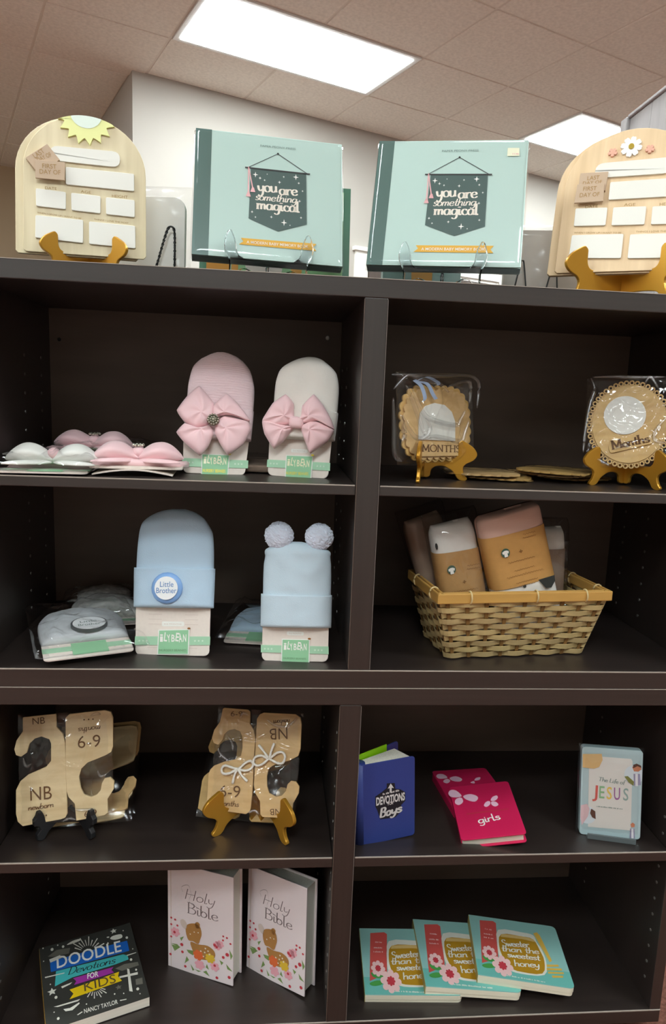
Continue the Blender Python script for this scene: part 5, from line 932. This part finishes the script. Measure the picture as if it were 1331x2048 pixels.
for pts in ([(-0.055,-0.008,0.128),(-0.042,-0.010,0.118),(-0.036,-0.011,0.100),(-0.040,-0.010,0.094)],[(-0.050,-0.008,0.126),(-0.030,-0.011,0.122),(-0.018,-0.011,0.106),(-0.010,-0.010,0.098)],[(-0.052,-0.008,0.126),(-0.03,-0.010,0.133),(-0.005,-0.009,0.126),(-0.002,-0.009,0.121)]):
    P = crom(pts,6); vs = []; fs = []
    for i,p in enumerate(P): vs += [(p[0]-.0035,p[1],p[2]-.001),(p[0]+.0035,p[1]-.001,p[2]+.001)]
    for i in range(len(P)-1): fs.append((2*i,2*i+1,2*i+3,2*i+2))
    b.add(vs,fs)
b.build('ribbon_bow','ribbon_blue',t,smooth=True)
b = MB(); bag(b,[(-0.088,0.142),(0.088,0.134),(0.088,-0.006),(-0.092,-0.004)],-0.010,0.008,0.002,seed=31,n=80,freq=20,aniso=0.7,crease=0.0048,cf=15); fb = b.build('film_bag','film',t,smooth=True); folds(fb,d['folds'],-0.0105)
under('display_easel','gold easel holding the scalloped MONTHS plaque',d['pose'],z1,'gold',sc=1.02,group='gold easels')
d = D['mon2']; t = thing('month_plaque','round wooden plaque with lace edge and a white circle, in a clear bag','plaque',d['pose'],group='wooden month plaques')
cx,cz,rx,rz = 0.004,0.0762,0.0605,0.0700
panel(t,'round_back',[ell(cx,cz,rx,rz,64)],0.0,0.003,'alder_dark',0.0005); panel(t,'round_front',[ell(cx,cz,rx-.002,rz-.002,64)],-0.0025,0.0,'alder_dark',0.0004)
b = MB()
for k in range(46):
    a = 2*PI*k/46; px,pz = cx+(rx+.0028)*math.cos(a),cz+(rz+.0028)*math.sin(a); O = ell(px,pz,.0043,.0046,12); I_ = ell(px,pz,.0022,.0024,12)
    vs = [(p[0],y,p[1]) for y in (-0.0005,0.003) for p in O+I_]
    fs = []
    for i in range(12):
        j = (i+1)%12; fs += [(i,j,12+j,12+i),(24+i,36+i,36+j,24+j),(i,24+i,24+j,j),(12+i,12+j,36+j,36+i)]
    b.add(vs,fs)
b.build('lace_edge','alder_dark',t)['kind'] = 'stuff'
wq = d['white']; panel(t,'white_circle',[ell((wq[0][0]+wq[2][0])/2,(wq[1][1]+wq[3][1])/2,abs(wq[2][0]-wq[0][0])/2,abs(wq[1][1]-wq[3][1])/2,40)],-0.0045,-0.0025,'plaque_white',0.0004)
o = panel(t,'word_plate',[rquad(d['plate'],0.0055)],-0.0055,-0.0025,'alder_dark',0.0005); b = MB(); e = d['text'][0]; skel(b,e[0],e[1],e[2],e[3],e[4],e[5]*.95,-0.0055-EP,.0006,.0017,serif=.09); b.build('word_lettering','burnt',o)['kind'] = 'stuff'
b = MB(); bag(b,[(-0.064,0.160),(0.078,0.158),(0.080,0.0),(-0.068,0.001)],-0.009,0.007,0.004,seed=41,n=80,freq=30,crease=0.0038,cf=17); fb = b.build('film_bag','film',t,smooth=True); folds(fb,d['folds'],-0.0095,0.0035)
under('display_easel','gold easel holding the round Months plaque',d['pose'],z1,'gold',sc=1.0,group='gold easels')
# flat packs of spare plaques
def flat_plaques(label, x, y, yaw, n, seed, r=0.065):
    for k in range(n):
        t = thing('packed_plaque', label[k], 'packed plaque', (x+0.012*math.sin(k*2.3+seed),y+0.01*math.cos(k*1.7),z1+0.003+k*0.0068,yaw+0.3*k,PI/2,0), group='flat packed wooden plaques')
        b = MB(); b.prism(scal(-r,r,0,r*1.9,r*.6,24),-0.003,0.0); b.build('wooden_disc','alder' if k%2 else 'alder_dark',t)
        b = MB(); bag(b,[(-r*1.15,r*2.05),(r*1.15,r*2.05),(r*1.15,-r*.12),(-r*1.15,-r*.12)],-0.0055,0.0012,0.0022,seed=seed+k*3,n=22); b.build('film_bag','film',t,smooth=True)
flat_plaques(['bagged wooden plaque lying flat behind the MONTHS easel','bagged wooden plaque lying on top of another behind the MONTHS easel'],0.225,0.10,-0.4,2,3,0.06)
flat_plaques(['bagged wooden plaque lying flat beside the round Months plaque, lowest of three','bagged wooden plaque lying flat beside the round Months plaque, middle of three','bagged wooden plaque lying flat beside the round Months plaque, topmost of three'],0.405,0.13,0.3,3,8,0.062)
# ---------------------------------------------------------------- woven basket with wrapped blankets
BW,BD,BH = 0.150,0.076,0.116          # half width, half depth, height at the rim
bw,bd_ = 0.124,0.056                  # half width, half depth at the base
bk = thing('wicker_basket','flared woven bamboo basket with a split cane rim','basket',(0.272,0.122,0.0,0.115,0,0))
def bpt(side, u, v, off):
    """point on a basket side: u -1..1 along, v 0..1 up, off outwards"""
    w = bw+(BW-bw)*v; d = bd_+(BD-bd_)*v; z = 0.002+(BH-0.012)*v
    return [(u*w,-d-off,z),(w+off,u*d,z),(-u*w,d+off,z),(-w-off,-u*d,z)][side]
ROWS = 10
for side in range(4):
    NS = 9 if side%2 == 0 else 5
    for k in range(NS):
        u = -0.92+1.84*k/(NS-1); b = MB(); vs = []; fs = []
        for j in range(9):
            v = j/8; hw = 0.022 if side%2 == 0 else 0.04
            for du,of in ((-hw,-.0010),(hw,-.0010),(hw,.0010),(-hw,.0010)): vs.append(bpt(side,u+du,v,of))
        for j in range(8):
            for q in range(4): fs.append((j*4+q,j*4+(q+1)%4,j*4+4+(q+1)%4,j*4+4+q))
        b.add(vs,fs); b.build('stake','stake',bk)
    for r in range(ROWS):
        v0 = (r+0.06)/ROWS; v1 = (r+0.90)/ROWS; rr = random.Random(side*50+r); b = MB(); vs = []; fs = []
        N = 48 if side%2 == 0 else 28
        for i in range(N+1):
            u = -1.0+2.0*i/N; ph = (u+0.92)/1.84*(NS-1)
            of = 0.0034*math.cos(PI*(ph+r)) if abs(u) < 0.97 else 0.0
            jit = 0.006*noise.noise(Vector((u*3,r*2.1,side)))
            for vv,o2 in ((v0+jit,of-.0008),(v1+jit,of-.0008),(v1+jit,of+.0010),(v0+jit,of+.0010)): vs.append(bpt(side,u,vv,o2))
        for i in range(N):
            for q in range(4): fs.append((i*4+q,i*4+4+q,i*4+4+(q+1)%4,i*4+(q+1)%4))
        fs += [(3,2,1,0),(N*4,N*4+1,N*4+2,N*4+3)]
        b.add(vs,fs); b.build('weaver','bamboo' if rr.random() < 0.6 else 'bamboo_b',bk)
for side in range(4):
    L = (BW if side%2 == 0 else BD)+0.006
    for of in (0.004,-0.004):
        b = MB(); b.box(-L,L,-0.0022,0.0022,-0.0085,0.0085); o = b.build('rim','bamboo_rim',bk,bevel=0.0015)
        p = [(0,-BD-of,BH-.004),(BW+of,0,BH-.004),(0,BD+of,BH-.004),(-BW-of,0,BH-.004)][side]; o.location = p; o.rotation_euler = (0,0,[0,PI/2,0,PI/2][side])
    for u in ((-0.66,0.12,0.72) if side%2 == 0 else (-0.6,0.5)):
        p = [Vector((u*BW,-BD,BH-.004)),Vector((BW,u*BD,BH-.004)),Vector((u*BW,BD,BH-.004)),Vector((-BW,u*BD,BH-.004))][side]
        n = Vector([(0,-1,0),(1,0,0),(0,1,0),(-1,0,0)][side]); b = MB()
        loop = [p+n*0.0085*math.cos(a)+Vector((0,0,0.0105*math.sin(a))) for a in [2*PI*k/14 for k in range(14)]]
        b.tube(loop,0.0016,6,closed=True); b.build('rim_tie','rattan_tie',bk,smooth=True)
b = MB(); b.box(-bw+.003,bw-.003,-bd_+.003,bd_-.003,0.001,0.004); b.build('basket_base','stake',bk)
def blanket(label, pose, w, h, T, cloth, sleeve, s0, s1, tilt=0.0, bagged=False, seal=True, seed=0, extra=None, film='film'):
    t = thing('swaddle_blanket',label,'blanket',pose,group='wrapped blankets in the basket')
    b = MB(); rowpuff(b,[(-w/2,w/2,0),(-w/2-.001,w/2+.001,h*.5),(-w/2,w/2,h*.93),(-w*.44,w*.44,h)],T/2,back=0.0,nx=24,nz=26,p=3.2,wr=0.003,seed=seed)
    rowpuff(b,[(-w/2,w/2,0),(-w/2-.001,w/2+.001,h*.5),(-w/2,w/2,h*.93),(-w*.44,w*.44,h)],-T/2,back=0.0,nx=24,nz=26,p=3.2)
    b.build('folded_cloth',cloth,t,smooth=True)
    g = 0.0016; b = MB(); n = 24
    prof = []
    for i in range(n):
        s = -math.cos(PI*i/(n-1)); q = max(0,1-abs(s)**3.2)**(1/3.2); prof.append((s*(w/2+g),-(T/2+g)*q-0.0008))
    for i in range(n-2,0,-1):
        s = -math.cos(PI*i/(n-1)); q = max(0,1-abs(s)**3.2)**(1/3.2); prof.append((s*(w/2+g),(T/2+g)*q))
    m = len(prof); vs = []; fs = []
    for (zz,k) in ((s0*h,-1),(s1*h,1)):
        for x,y in prof: vs.append((x,y,zz+tilt*x))
    for i in range(m): fs.append((i,(i+1)%m,m+(i+1)%m,m+i))
    b.add(vs,fs); sl = b.build('paper_sleeve',sleeve,t,smooth=True)
    y = -(T/2+g)-0.0014
    if seal:
        x,z = -w*.24,s1*h-0.030; o = ink(sl,'seal_print',[ell(x,z-w*.24*tilt,.0078,.0078,20)],y-EP,'seal_green'); ink(o,'shirt_print',[[(x-.006,z+.003),(x-.002,z+.005),(x+.002,z+.005),(x+.006,z+.003),(x+.005,z-.001),(x+.003,z),(x+.003,z-.006),(x-.003,z-.006),(x-.003,z),(x-.005,z-.001)]],y-2*EP,'print_white')
        b = MB(); c = (s0+s1)*h/2
        b.flat([(-.0010,c+.010),(.0010,c+.010),(.0010,c+.016),(-.0010,c+.016)],y-EP); b.flat([(-.003,c+.012),(.003,c+.012),(.003,c+.014),(-.003,c+.014)],y-2*EP)
        for (lx0,lx1,lz,a) in ((-.026,.022,c-.002,.0016),(-.018,.018,c-.018,.0014),(-.034,.032,c-.027,.0020),(-.020,.020,c-.040,.0012),(-.016,.018,c-.046,.0010),(.010,.032,c+.040,.0016),(.008,.032,c+.034,.0010)):
            if lx1 > w/2-.006: lx1 = w/2-.006
            k = int((lx1-lx0)/.0018); zig = [(lx0+(lx1-lx0)*i/k, lz+tilt*(lx0+(lx1-lx0)*i/k)+a*math.sin(i*2.4)*(0.4+0.6*abs(math.sin(i*.9)))) for i in range(k+1)]
            for i in range(k):
                p,q = zig[i],zig[i+1]; b.flat([(p[0],p[1]-.0004),(q[0],q[1]-.0004),(q[0],q[1]+.0004),(p[0],p[1]+.0004)],y-EP)
        b.build('sleeve_print','kraft_ink',sl)['kind'] = 'stuff'
    if extra: extra(t,y)
    if bagged:
        b = MB(); bag(b,[(-w*.60,h*1.10),(w*.62,h*1.08),(w*.58,-.004),(-w*.56,-.004)],-T/2-.010,T/2+.008,0.005,seed=seed+2,n=60,freq=20,aniso=.5,crease=0.005,cf=14); b.build('film_bag',film,t,smooth=True)
    return t
def big_extra(t,y):
    ink(t,'spot_print',[[(.020,.104),(.050,.104),(.049,.094),(.040,.084),(.030,.086)],ell(-.006,.100,.003,.003,8)],-0.0278,'spot_black')
blanket('large rolled blanket with pink top and wide kraft sleeve, tallest in the basket',(0.318,0.097,0.028,0.08,0.04,-0.285),0.112,0.232,0.050,'muslin_white','kraft',0.44,0.84,tilt=-0.03,seed=2,extra=big_extra)
b = MB(); rowpuff(b,[(-.0568,.0568,.188),(-.0572,.0572,.206),(-.056,.056,.224),(-.049,.049,.2335)],0.0265,back=0.0,nx=24,nz=16,p=3.2,wr=.002,seed=5); rowpuff(b,[(-.0568,.0568,.188),(-.0572,.0572,.206),(-.056,.056,.224),(-.049,.049,.2335)],-0.0265,back=0.0,nx=24,nz=16,p=3.2); b.build('pink_edge','muslin_pink',[o for o in bpy.data.objects if o.name.startswith('swaddle_blanket')][0],smooth=True)
blanket('white rolled blanket with a kraft sleeve and black spot, in a clear bag',(0.208,0.112,0.026,0.10,0.03,-0.24),0.078,0.205,0.044,'muslin_white','kraft_dim',0.10,0.76,tilt=-0.08,bagged=True,seed=6,extra=lambda t,y: ink(t,'spot_print',[ell(-.036,.172,.0024,.006,10)],-0.0205,'spot_black'))
blanket('taupe blanket bundle in a clear bag leaning out over the basket end',(0.188,0.162,0.026,0.15,0.02,-0.34),0.072,0.212,0.04,'muslin_taupe','muslin_taupe',0.2,0.5,bagged=True,seal=False,seed=9,film='film_soft')
blanket('rolled blanket with a dim kraft sleeve in a clear bag, beside the large roll',(0.358,0.155,0.022,0.05,0.03,-0.04),0.064,0.190,0.046,'muslin_white','muslin_taupe',0.10,0.80,bagged=True,seal=False,seed=12)

# ---------------------------------------------------------------- wooden closet dividers
def divider_pack(d, m, label, seed):
    t = thing('closet_dividers',label,'closet dividers',d['pose'],group='wooden closet dividers')
    z0 = min(p[1] for p in d['p1']+d['p2'])
    for k,key in ((0,'p1'),(1,'p2')):
        panel(t,'divider_blank',[d[key]],-0.0025-0.0006*k,0.0025-0.0006*k,m,0.0006)
    b = MB(); scr = MB()
    for e in d['text']:
        if e[0] in ('newborn','months'): skel(scr,e[0],e[1],e[2],e[3],e[4],e[5]*1.5,-0.0036,.0004,.0006,shear=.15,xh=False)
        else: put_text(b,e,-0.0036,bold=-0.004)
    b.build('size_lettering','burnt',t)['kind'] = 'stuff'; scr.build('script_lettering','burnt',t)['kind'] = 'stuff'
    if 'dots' in d:
        b = MB()
        for x,z,a,c in d['dots']: b.flat(ell(x,z,.0013,.0013,8),-0.0036)
        b.build('dot_print','burnt',t)['kind'] = 'stuff'
    w,h = d['pose'][6],d['pose'][7]
    xs = [p[0] for p in d['p1']+d['p2']]; zs = [p[1] for p in d['p1']+d['p2']]; g = 0.0015
    b = MB(); bag(b,[(min(xs)+.006,max(zs)+g),(max(xs)-.002,max(zs)+g-.002),(max(xs)-.004,min(zs)-g),(min(xs)+.006,min(zs)-g+.003)],-0.0058,0.006,0.002,seed=seed,n=80,freq=34,crease=0.0032,cf=18); fb = b.build('film_bag','film',t,smooth=True); folds(fb,d['folds'],-0.0060,0.0028)
    return t
tL = divider_pack(D['nbL'],'maple','wooden closet dividers marked NB newborn in a clear bag',51)
tR = divider_pack(D['nbR'],'alder','wooden closet dividers marked 6-9 months with two white cord bows',57)
for pts in D['nbR']['cords']:
    b = MB(); P = crom([(p[0],-0.0085-0.001*math.sin(i*2.0),p[1]) for i,p in enumerate(pts)],6); b.tube(P,0.0021,8,rf=lambda t: 1+0.12*math.sin(t*160)); b.build('cord_bow','cotton_cord',tR,smooth=True)
under('display_easel','black plastic easel holding the NB newborn dividers',D['nbL']['pose'],SZ['s2t'],'black_plastic',sc=0.92,wing=WING_BLACK,ang=40,th=0.009,group='black easels')
p = D['nbR']['pose']; under('display_easel','gold easel holding the 6-9 months dividers',p,SZ['s2t'],'gold',sc=1.22,ang=42,th=0.007,group='gold easels')
def spare(src, label, dx, dy, dz, m, lean=0.55):
    pose = list(src['pose']); t = thing('closet_dividers',label,'closet dividers',(pose[0]+dx,pose[1]+dy,SZ['s2t']+0.006+dz,pose[3],lean,pose[5]),group='wooden closet dividers')
    for k,key in ((0,'p1'),(1,'p2')): panel(t,'divider_blank',[src[key]],-0.0025,0.0025,m,0.0006)
    xs = [p[0] for p in src['p1']+src['p2']]; zs = [p[1] for p in src['p1']+src['p2']]
    b = MB(); bag(b,[(min(xs),max(zs)),(max(xs),max(zs)),(max(xs),min(zs)),(min(xs),min(zs))],-0.006,0.006,0.004,seed=int(dx*900)+3,n=26); b.build('film_bag','film_soft',t,smooth=True)
spare(D['nbL'],'spare closet dividers standing just behind the NB newborn dividers',0.020,0.026,0.0,'maple',0.95)
spare(D['nbL'],'spare closet dividers furthest back behind the NB newborn dividers',0.024,0.034,0.010,'alder',1.0)
spare(D['nbR'],'spare closet dividers standing behind the 6-9 months dividers',-0.020,0.036,0.0,'alder_dark',0.75)

# ---------------------------------------------------------------- books on the lower bookcase's shelf
d = D['blue']; w,h = d['pose'][6],d['pose'][7]
t = thing('devotional_book','navy blue leather-look devotional standing ajar with a lime green flap','book',d['pose'])
b = MB(); b.prism(rrect(-w/2,w/2,0,h,0.006,4),0.0,0.0022); b.build('front_cover','blue_leather',t,bevel=0.0007)
b = MB(); P = rrect(0,w,0,h,0.006,4); b.prism(P,-0.0011,0.0011); o = b.build('back_cover','blue_leather',t,bevel=0.0006); o.matrix_local = Matrix.Translation((-w/2,0.022,0)) @ Matrix.Rotation(math.radians(22),4,'Z')
b = MB(); b.tube([(-w/2+.001,0.011,0.001),(-w/2+.001,0.011,h-.001)],0.0122,12); b.build('spine','blue_leather',t,smooth=True)
b = MB(); b.add([(-w/2+.006,.004,.004),(w/2-.006,.004,.004),(w/2-.022,.040,.004),(-w/2+.004,.020,.004),(-w/2+.006,.004,h-.003),(w/2-.006,.004,h-.003),(w/2-.022,.040,h-.003),(-w/2+.004,.020,h-.003)],[(0,3,2,1),(4,5,6,7),(0,1,5,4),(1,2,6,5),(2,3,7,6),(3,0,4,7)]); b.build('page_block','pages_v',t)
b = MB(); b.add([(-w/2+.002,.0215,.01),(w/2-.034,.0455,.01),(w/2-.034,.0475,.01),(-w/2+.002,.0235,.01),(-w/2+.002,.0215,h+.006),(w/2-.034,.0455,h+.004),(w/2-.034,.0475,h+.004),(-w/2+.002,.0235,h+.006)],[(0,3,2,1),(4,5,6,7),(0,1,5,4),(1,2,6,5),(2,3,7,6),(3,0,4,7)]); b.build('flap','flap_green',t)
y = -EP; ink(t,'emblem_shadow',[d['blob']],y,'black_print')
b = MB(); b.flat(d['arrow'],y-EP)
for i,e in enumerate(d['text']):
    if e[0] == 'Boys': continue
    put_text(b,e,y-EP,bold=0.035 if i == 0 else 0.02)
e = [q for q in d['text'] if q[0] == 'Boys'][0]; skel(b,'Bo',e[1],e[2],(e[1]+e[3])/2,(e[2]+e[4])/2,e[5],y-EP,.0012,.0020,shear=.2); skel(b,'ys',(e[1]+e[3])/2,(e[2]+e[4])/2,e[3],e[4],e[5]*1.0,y-EP,.0012,.0020,shear=.2)
b.build('title_lettering','silver_print',t)['kind'] = 'stuff'
def pink(d, label, t_, full):
    w,h = d['pose'][6],d['pose'][7]; T = 0.019
    t = thing('devotional_book',label,'book',d['pose'],group='pink devotional books'); book(t,w,h,T,'pink_leather','pages',0.0022,0.005,rc=0.006)
    for k in range(2): ink(t,'butterfly_print',[crom(p,3,True) for p in d['wings'][3*k:3*k+3]],-EP,'butterfly')
    if full:
        e = d['text'][0]; b = MB(); skel(b,e[0],e[1],e[2],e[3],e[4],e[5]*1.25,-EP,.0008,.0012,shear=.05); b.build('title_lettering','print_white',t)['kind'] = 'stuff'
        ink(t,'strap_print',[d['strap']],-EP,'berry')
    return t
pink(D['pk1'],'crimson pink devotional marked girls lying on top of a second one',0,True)
pink(D['pk2'],'crimson pink devotional lying underneath and behind the one marked girls',0,False)
d = D['jesus']; w,h = d['pose'][6],d['pose'][7]
t = thing('card_set','pale blue boxed card set titled The Life of JESUS in clear wrap','card set',d['pose'])
b = MB(); b.prism(rrect(-w/2,w/2,0,h,0.006,4),0.0,0.016); b.build('card_stack','card_blue',t,bevel=0.0008)
y = -EP; ink(t,'title_panel',[d['panel']],y,'card_white')
c = d['circles']; xl,xr = -w/2+.001,w/2-.001
clipx = lambda P: [(min(max(x,xl),xr),min(max(z,.002),h-.002)) for x,z in P]
ink(t,'scene_print',[clipx(ell(*c[1])),clipx(ell(*c[2]))],y-EP,'pale_circle')
A = [clipx(p) for p in d['art']]
ink(t,'scene_print',[A[0]],y-2*EP,'tan_print'); ink(t,'scene_print',[A[1]],y-2*EP,'olive'); ink(t,'scene_print',[A[2]],y-2*EP,'rose_print'); ink(t,'figure_print',[A[3],A[6]],y-2*EP,'skin_print'); ink(t,'figure_print',[A[4],A[7]],y-2*EP,'robe_shade'); ink(t,'figure_print',[A[5],A[8]],y-3*EP,'robe_print'); ink(t,'figure_print',[A[9],A[10]],y-3*EP,'hair_print')
b = MB(); e = d['text'][0]; skel(b,e[0],e[1],e[2],e[3],e[4],e[5]*.9,y-EP,.0003,.0006,shear=.1); b.build('script_lettering','print_grey',t)['kind'] = 'stuff'
for e,m in zip(d['text'][1:6],('jar_red','jg','jy','jp','jt')): lettering(t,[e],y-EP,m,'title_letter',bold=0.01)
lettering(t,[d['text'][6]],y-EP,'print_grey','subtitle_lettering')
b = MB(); bag(b,[(-w/2-.004,h+.003),(w/2+.004,h+.003),(w/2+.003,-.002),(-w/2-.005,-.002)],-0.004,0.020,0.0016,seed=61,n=30); b.build('shrink_wrap','film',t,smooth=True)
x,yy,z,yaw = d['pose'][:4]; st = thing('card_stand','low grey stand under the Life of JESUS card set','stand',(x,yy,SZ['s2t'],yaw,0,0)); b = MB(); b.box(-.040,.042,-.008,.040,0,z-SZ['s2t']-.001); b.build('stand_base','acrylic_grey',st,bevel=0.001); b = MB(); b.box(-.040,.042,-.011,-.008,0,.010); b.build('stand_lip','acrylic_grey',st,bevel=0.0008)

# ---------------------------------------------------------------- books on the bottom board
def bible(d, lay, label):
    pose = d['pose']; w,h = pose[6],pose[7]; kx,kz = w/lay['pose'][6],h/lay['pose'][7]; S = lambda p: (p[0]*kx,p[1]*kz); T = lambda e: (e[0],e[1]*kx,e[2]*kz,e[3]*kx,e[4]*kz,e[5]*kz)
    t = thing('holy_bible',label,'book',pose,group='white Holy Bibles'); th = 0.036
    b = MB(); b.box(-w/2,w/2,0,0.0028,0,h); b.build('front_cover','bible_cover',t,bevel=0.0006); b = MB(); b.box(-w/2,w/2,th-.0028,th,0,h); b.build('back_cover','bible_cover',t,bevel=0.0006); b = MB(); b.box(-w/2,-w/2+.003,.0028,th-.0028,0,h); b.build('spine','bible_cover',t)
    b = MB(); b.box(-w/2+.003,w/2-.004,.0028,th-.0028,.005,h-.004); b.build('page_block','gilt_edge',t)
    b = MB(); b.box(-w/2+.006,-w/2+.0075,-.0002,.0002,0.001,h-.001); b.build('hinge_groove','card_pattern',t)
    y = -EP; e = [T(q) for q in lay['text']]; b = MB(); q = e[0]; skel(b,q[0],q[1],q[2],q[3],q[4],q[5],y,.0004,.0009,shear=.15)
    sw = crom([(q[1]-.002,q[2]+.012),(q[1]-.004,q[2]+.022),(q[1]+.010,q[2]+.028),(q[1]+.016,q[2]+.012)],6)+crom([(q[1]+.016,q[2]+.012),(q[1]+.012,q[2]-.004),(q[1]+.03,q[2]-.012),(q[1]+.045,q[2]-.018)],6)
    for i in range(len(sw)-1):
        p,r = sw[i],sw[i+1]; b.flat([(p[0],p[1]-.0004),(r[0],r[1]-.0004),(r[0],r[1]+.0004),(p[0],p[1]+.0004)],y)
    q = e[1]; skel(b,q[0],q[1],q[2],q[3],q[4],q[5],y,.0004,.0013,serif=.07); b.build('title_lettering','bible_silver',t)['kind'] = 'stuff'
    ink(t,'leaf_print',[[S(p) for p in L] for L in lay['leaves']],y,'leaf_green')
    P = lambda k,n,dp: [flower(x*kx,z*kz,a*1.0,c*1.0,n,dp) for x,z,a,c in lay[k]]
    ink(t,'flower_print',P('pinks',6,.3),y-EP,'bloom_pink'); ink(t,'flower_print',P('orange',6,.25),y-2*EP,'bloom_orange'); ink(t,'flower_print',P('yellow',7,.3),y-2*EP,'bloom_yellow')
    ink(t,'berry_print',[ell(x*kx,z*kz,a,c,8) for x,z,a,c in lay['reds']],y-2*EP,'berry')
    f = [[S(p) for p in L] for L in lay['fawn']]; o = ink(t,'fawn_print',[crom(f[0],3,True),crom(f[1],3,True),crom(f[3],3,True)],y-1.5*EP,'fawn'); ink(o,'fawn_ear',[crom(f[2],3,True)],y-1.5*EP,'card_pattern'); ink(o,'fawn_spots',[ell(x*kx,z*kz,a*.7,c*.7,6) for x,z,a,c in lay['spots']],y-2.2*EP,'print_cream')
    return t
bible(D['bib1'],D['bib1'],'white Holy Bible with a fawn on its cover, next to the doodle book')
bible(D['bib2'],D['bib1'],'white Holy Bible with a fawn, standing next to the centre divider')
d = D['doodle']; w,h = d['pose'][6],d['pose'][7]
t = thing('doodle_book','dark slate paperback titled Doodle Devotions for Kids lying flat','book',d['pose']); book(t,w,h,0.019,'slate','pages',0.0009,0.0005,spine_m='spine_gold')
y = -EP
ink(t,'cloud_print',d['grey'],y,'chalk_dim'); ink(t,'ray_print',d['rays'],y,'chalk'); ink(t,'cloud_print',[crom(p,3,True) for p in d['cloud']],y,'chalk')
ink(t,'teal_banner',d['teal'],y-EP,'d_teal'); ink(t,'blue_banner',d['blue'],y-2*EP,'d_blue'); ink(t,'yellow_banner',d['yellow'],y-1.5*EP,'d_yellow'); ink(t,'purple_banner',d['purple'],y-2.5*EP,'d_purple')
b = MB()
for p in d['white']: b.flat(p,y-3*EP)
for x,z,a,c in d['dots']: b.flat(ell(x,z,a,c,8),y)
for k,(x,z,a,c) in enumerate(d['stars']):
    if k < 2: b.flat(star(x,z,a*1.1,a*.5,5,PI/2,1.1),y)
b.build('doodle_print','chalk',t)['kind'] = 'stuff'; x,z,a,c = d['stars'][2]; ink(t,'star_print',[star(x,z,a*1.1,a*.5,5)],y,'chalk_dim')
e = d['text']; lettering(t,[e[0]],y-3*EP,'print_white','title_lettering',bold=0.012); b = MB(); q = e[1]; skel(b,q[0],q[1],q[2],q[3],q[4],q[5],y-3*EP,.0004,.0009,shear=.25); b.build('script_lettering','print_dark',t)['kind'] = 'stuff'
lettering(t,[e[2]],y-3.5*EP,'print_white','title_lettering',bold=0.02); lettering(t,[e[3]],y-3*EP,'print_brown','title_lettering'); lettering(t,[e[4]],y,'chalk','author_lettering',bold=0.015)
def honey(d, lay, label, T_=0.017):
    pose = d['pose']; w,h = pose[6],pose[7]; kx,kz = w/lay['pose'][6],h/lay['pose'][7]; S = lambda p: (p[0]*kx,p[1]*kz); T = lambda e: (e[0],e[1]*kx,e[2]*kz,e[3]*kx,e[4]*kz,e[5]*kz)
    Q = lambda k: [[S(p) for p in L] for L in lay[k]]
    t = thing('board_book',label,'book',pose,group='aqua board books'); rc = 0.009
    P = [(-w/2,0)]+arc(w/2-rc,rc,rc,rc,-PI/2,0,5)+arc(w/2-rc,h-rc,rc,rc,0,PI/2,5)+[(-w/2,h)]
    b = MB(); b.prism(P,0,.0012); b.build('front_cover','aqua',t)
    b = MB(); b.prism(P,.0012,T_*.62); b.build('board_pages','board_page',t,bevel=0.0005); b = MB(); b.prism([(x+.0006 if x < 0 else x-.0008,z+.0008) for x,z in P],T_*.64,T_); b.build('board_pages','board_page',t,bevel=0.0005)
    b = MB(); b.box(-w/2-.0006,-w/2+.0002,0.0002,T_,.0005,h-.0005); b.build('spine','h_spine',t)
    y = -EP; st = [S(p) for p in lay['strip']]
    zs = (st[1][1]+st[2][1])/2; ink(t,'lower_field',[[(-w/2,0.0003)]+arc(w/2-rc,rc,rc,rc,-PI/2,0,5)+[(w/2,zs),(-w/2,zs)]],y,'aqua_deep')
    ink(t,'bookmark_print',Q('mark'),y-EP,'h_red'); ink(t,'jar_outline',[crom(p,3,True) for p in Q('jarw')],y-EP,'h_white'); ink(t,'honey_print',[crom(p,3,True) for p in Q('jar')],y-2*EP,'h_gold'); ink(t,'honey_top',Q('jarl'),y-3*EP,'h_light'); ink(t,'dipper_print',Q('dip'),y-EP,'h_dip'); ink(t,'leaf_print',[crom(p,3,True) for p in Q('leaf')],y-2*EP,'h_leaf')
    fl = [(x*kx,z*kz,a,c*1.0) for x,z,a,c in lay['flowers']]; ink(t,'flower_print',[flower(x,z,a,c,8,.25) for x,z,a,c in fl],y-3*EP,'h_petal'); ink(t,'flower_eye',[flower(x,z,a*.42,c*.42,8,.3) for x,z,a,c in fl],y-4*EP,'h_eye')
    e = [T(q) for q in lay['text']]; b = MB()
    for q in e[:4]: skel(b,q[0].lower() if q[0] != 'Sweeter' else q[0],q[1],q[2],q[3],q[4],q[5]*.95,y-4*EP,.0007,.0012,shear=.12)
    b.build('title_lettering','h_white',t)['kind'] = 'stuff'; lettering(t,[e[4]],y-EP,'h_white','author_lettering'); lettering(t,e[5:],y-2*EP,'h_petal','bookmark_lettering')
    return t
honey(D['sw1'],D['sw3'],'aqua board book with honey jar, lowest of three, next to the centre divider')
honey(D['sw2'],D['sw3'],'aqua board book with honey jar, middle one of three overlapping')
honey(D['sw3'],D['sw3'],'aqua board book with honey jar lying topmost of three, title fully visible')
# ---------------------------------------------------------------- set everything on the carpet at z = 0
bpy.context.view_layer.update()
for o in bpy.data.objects:
    if o.parent is None and o.type != 'CAMERA': o.location.z += ZO
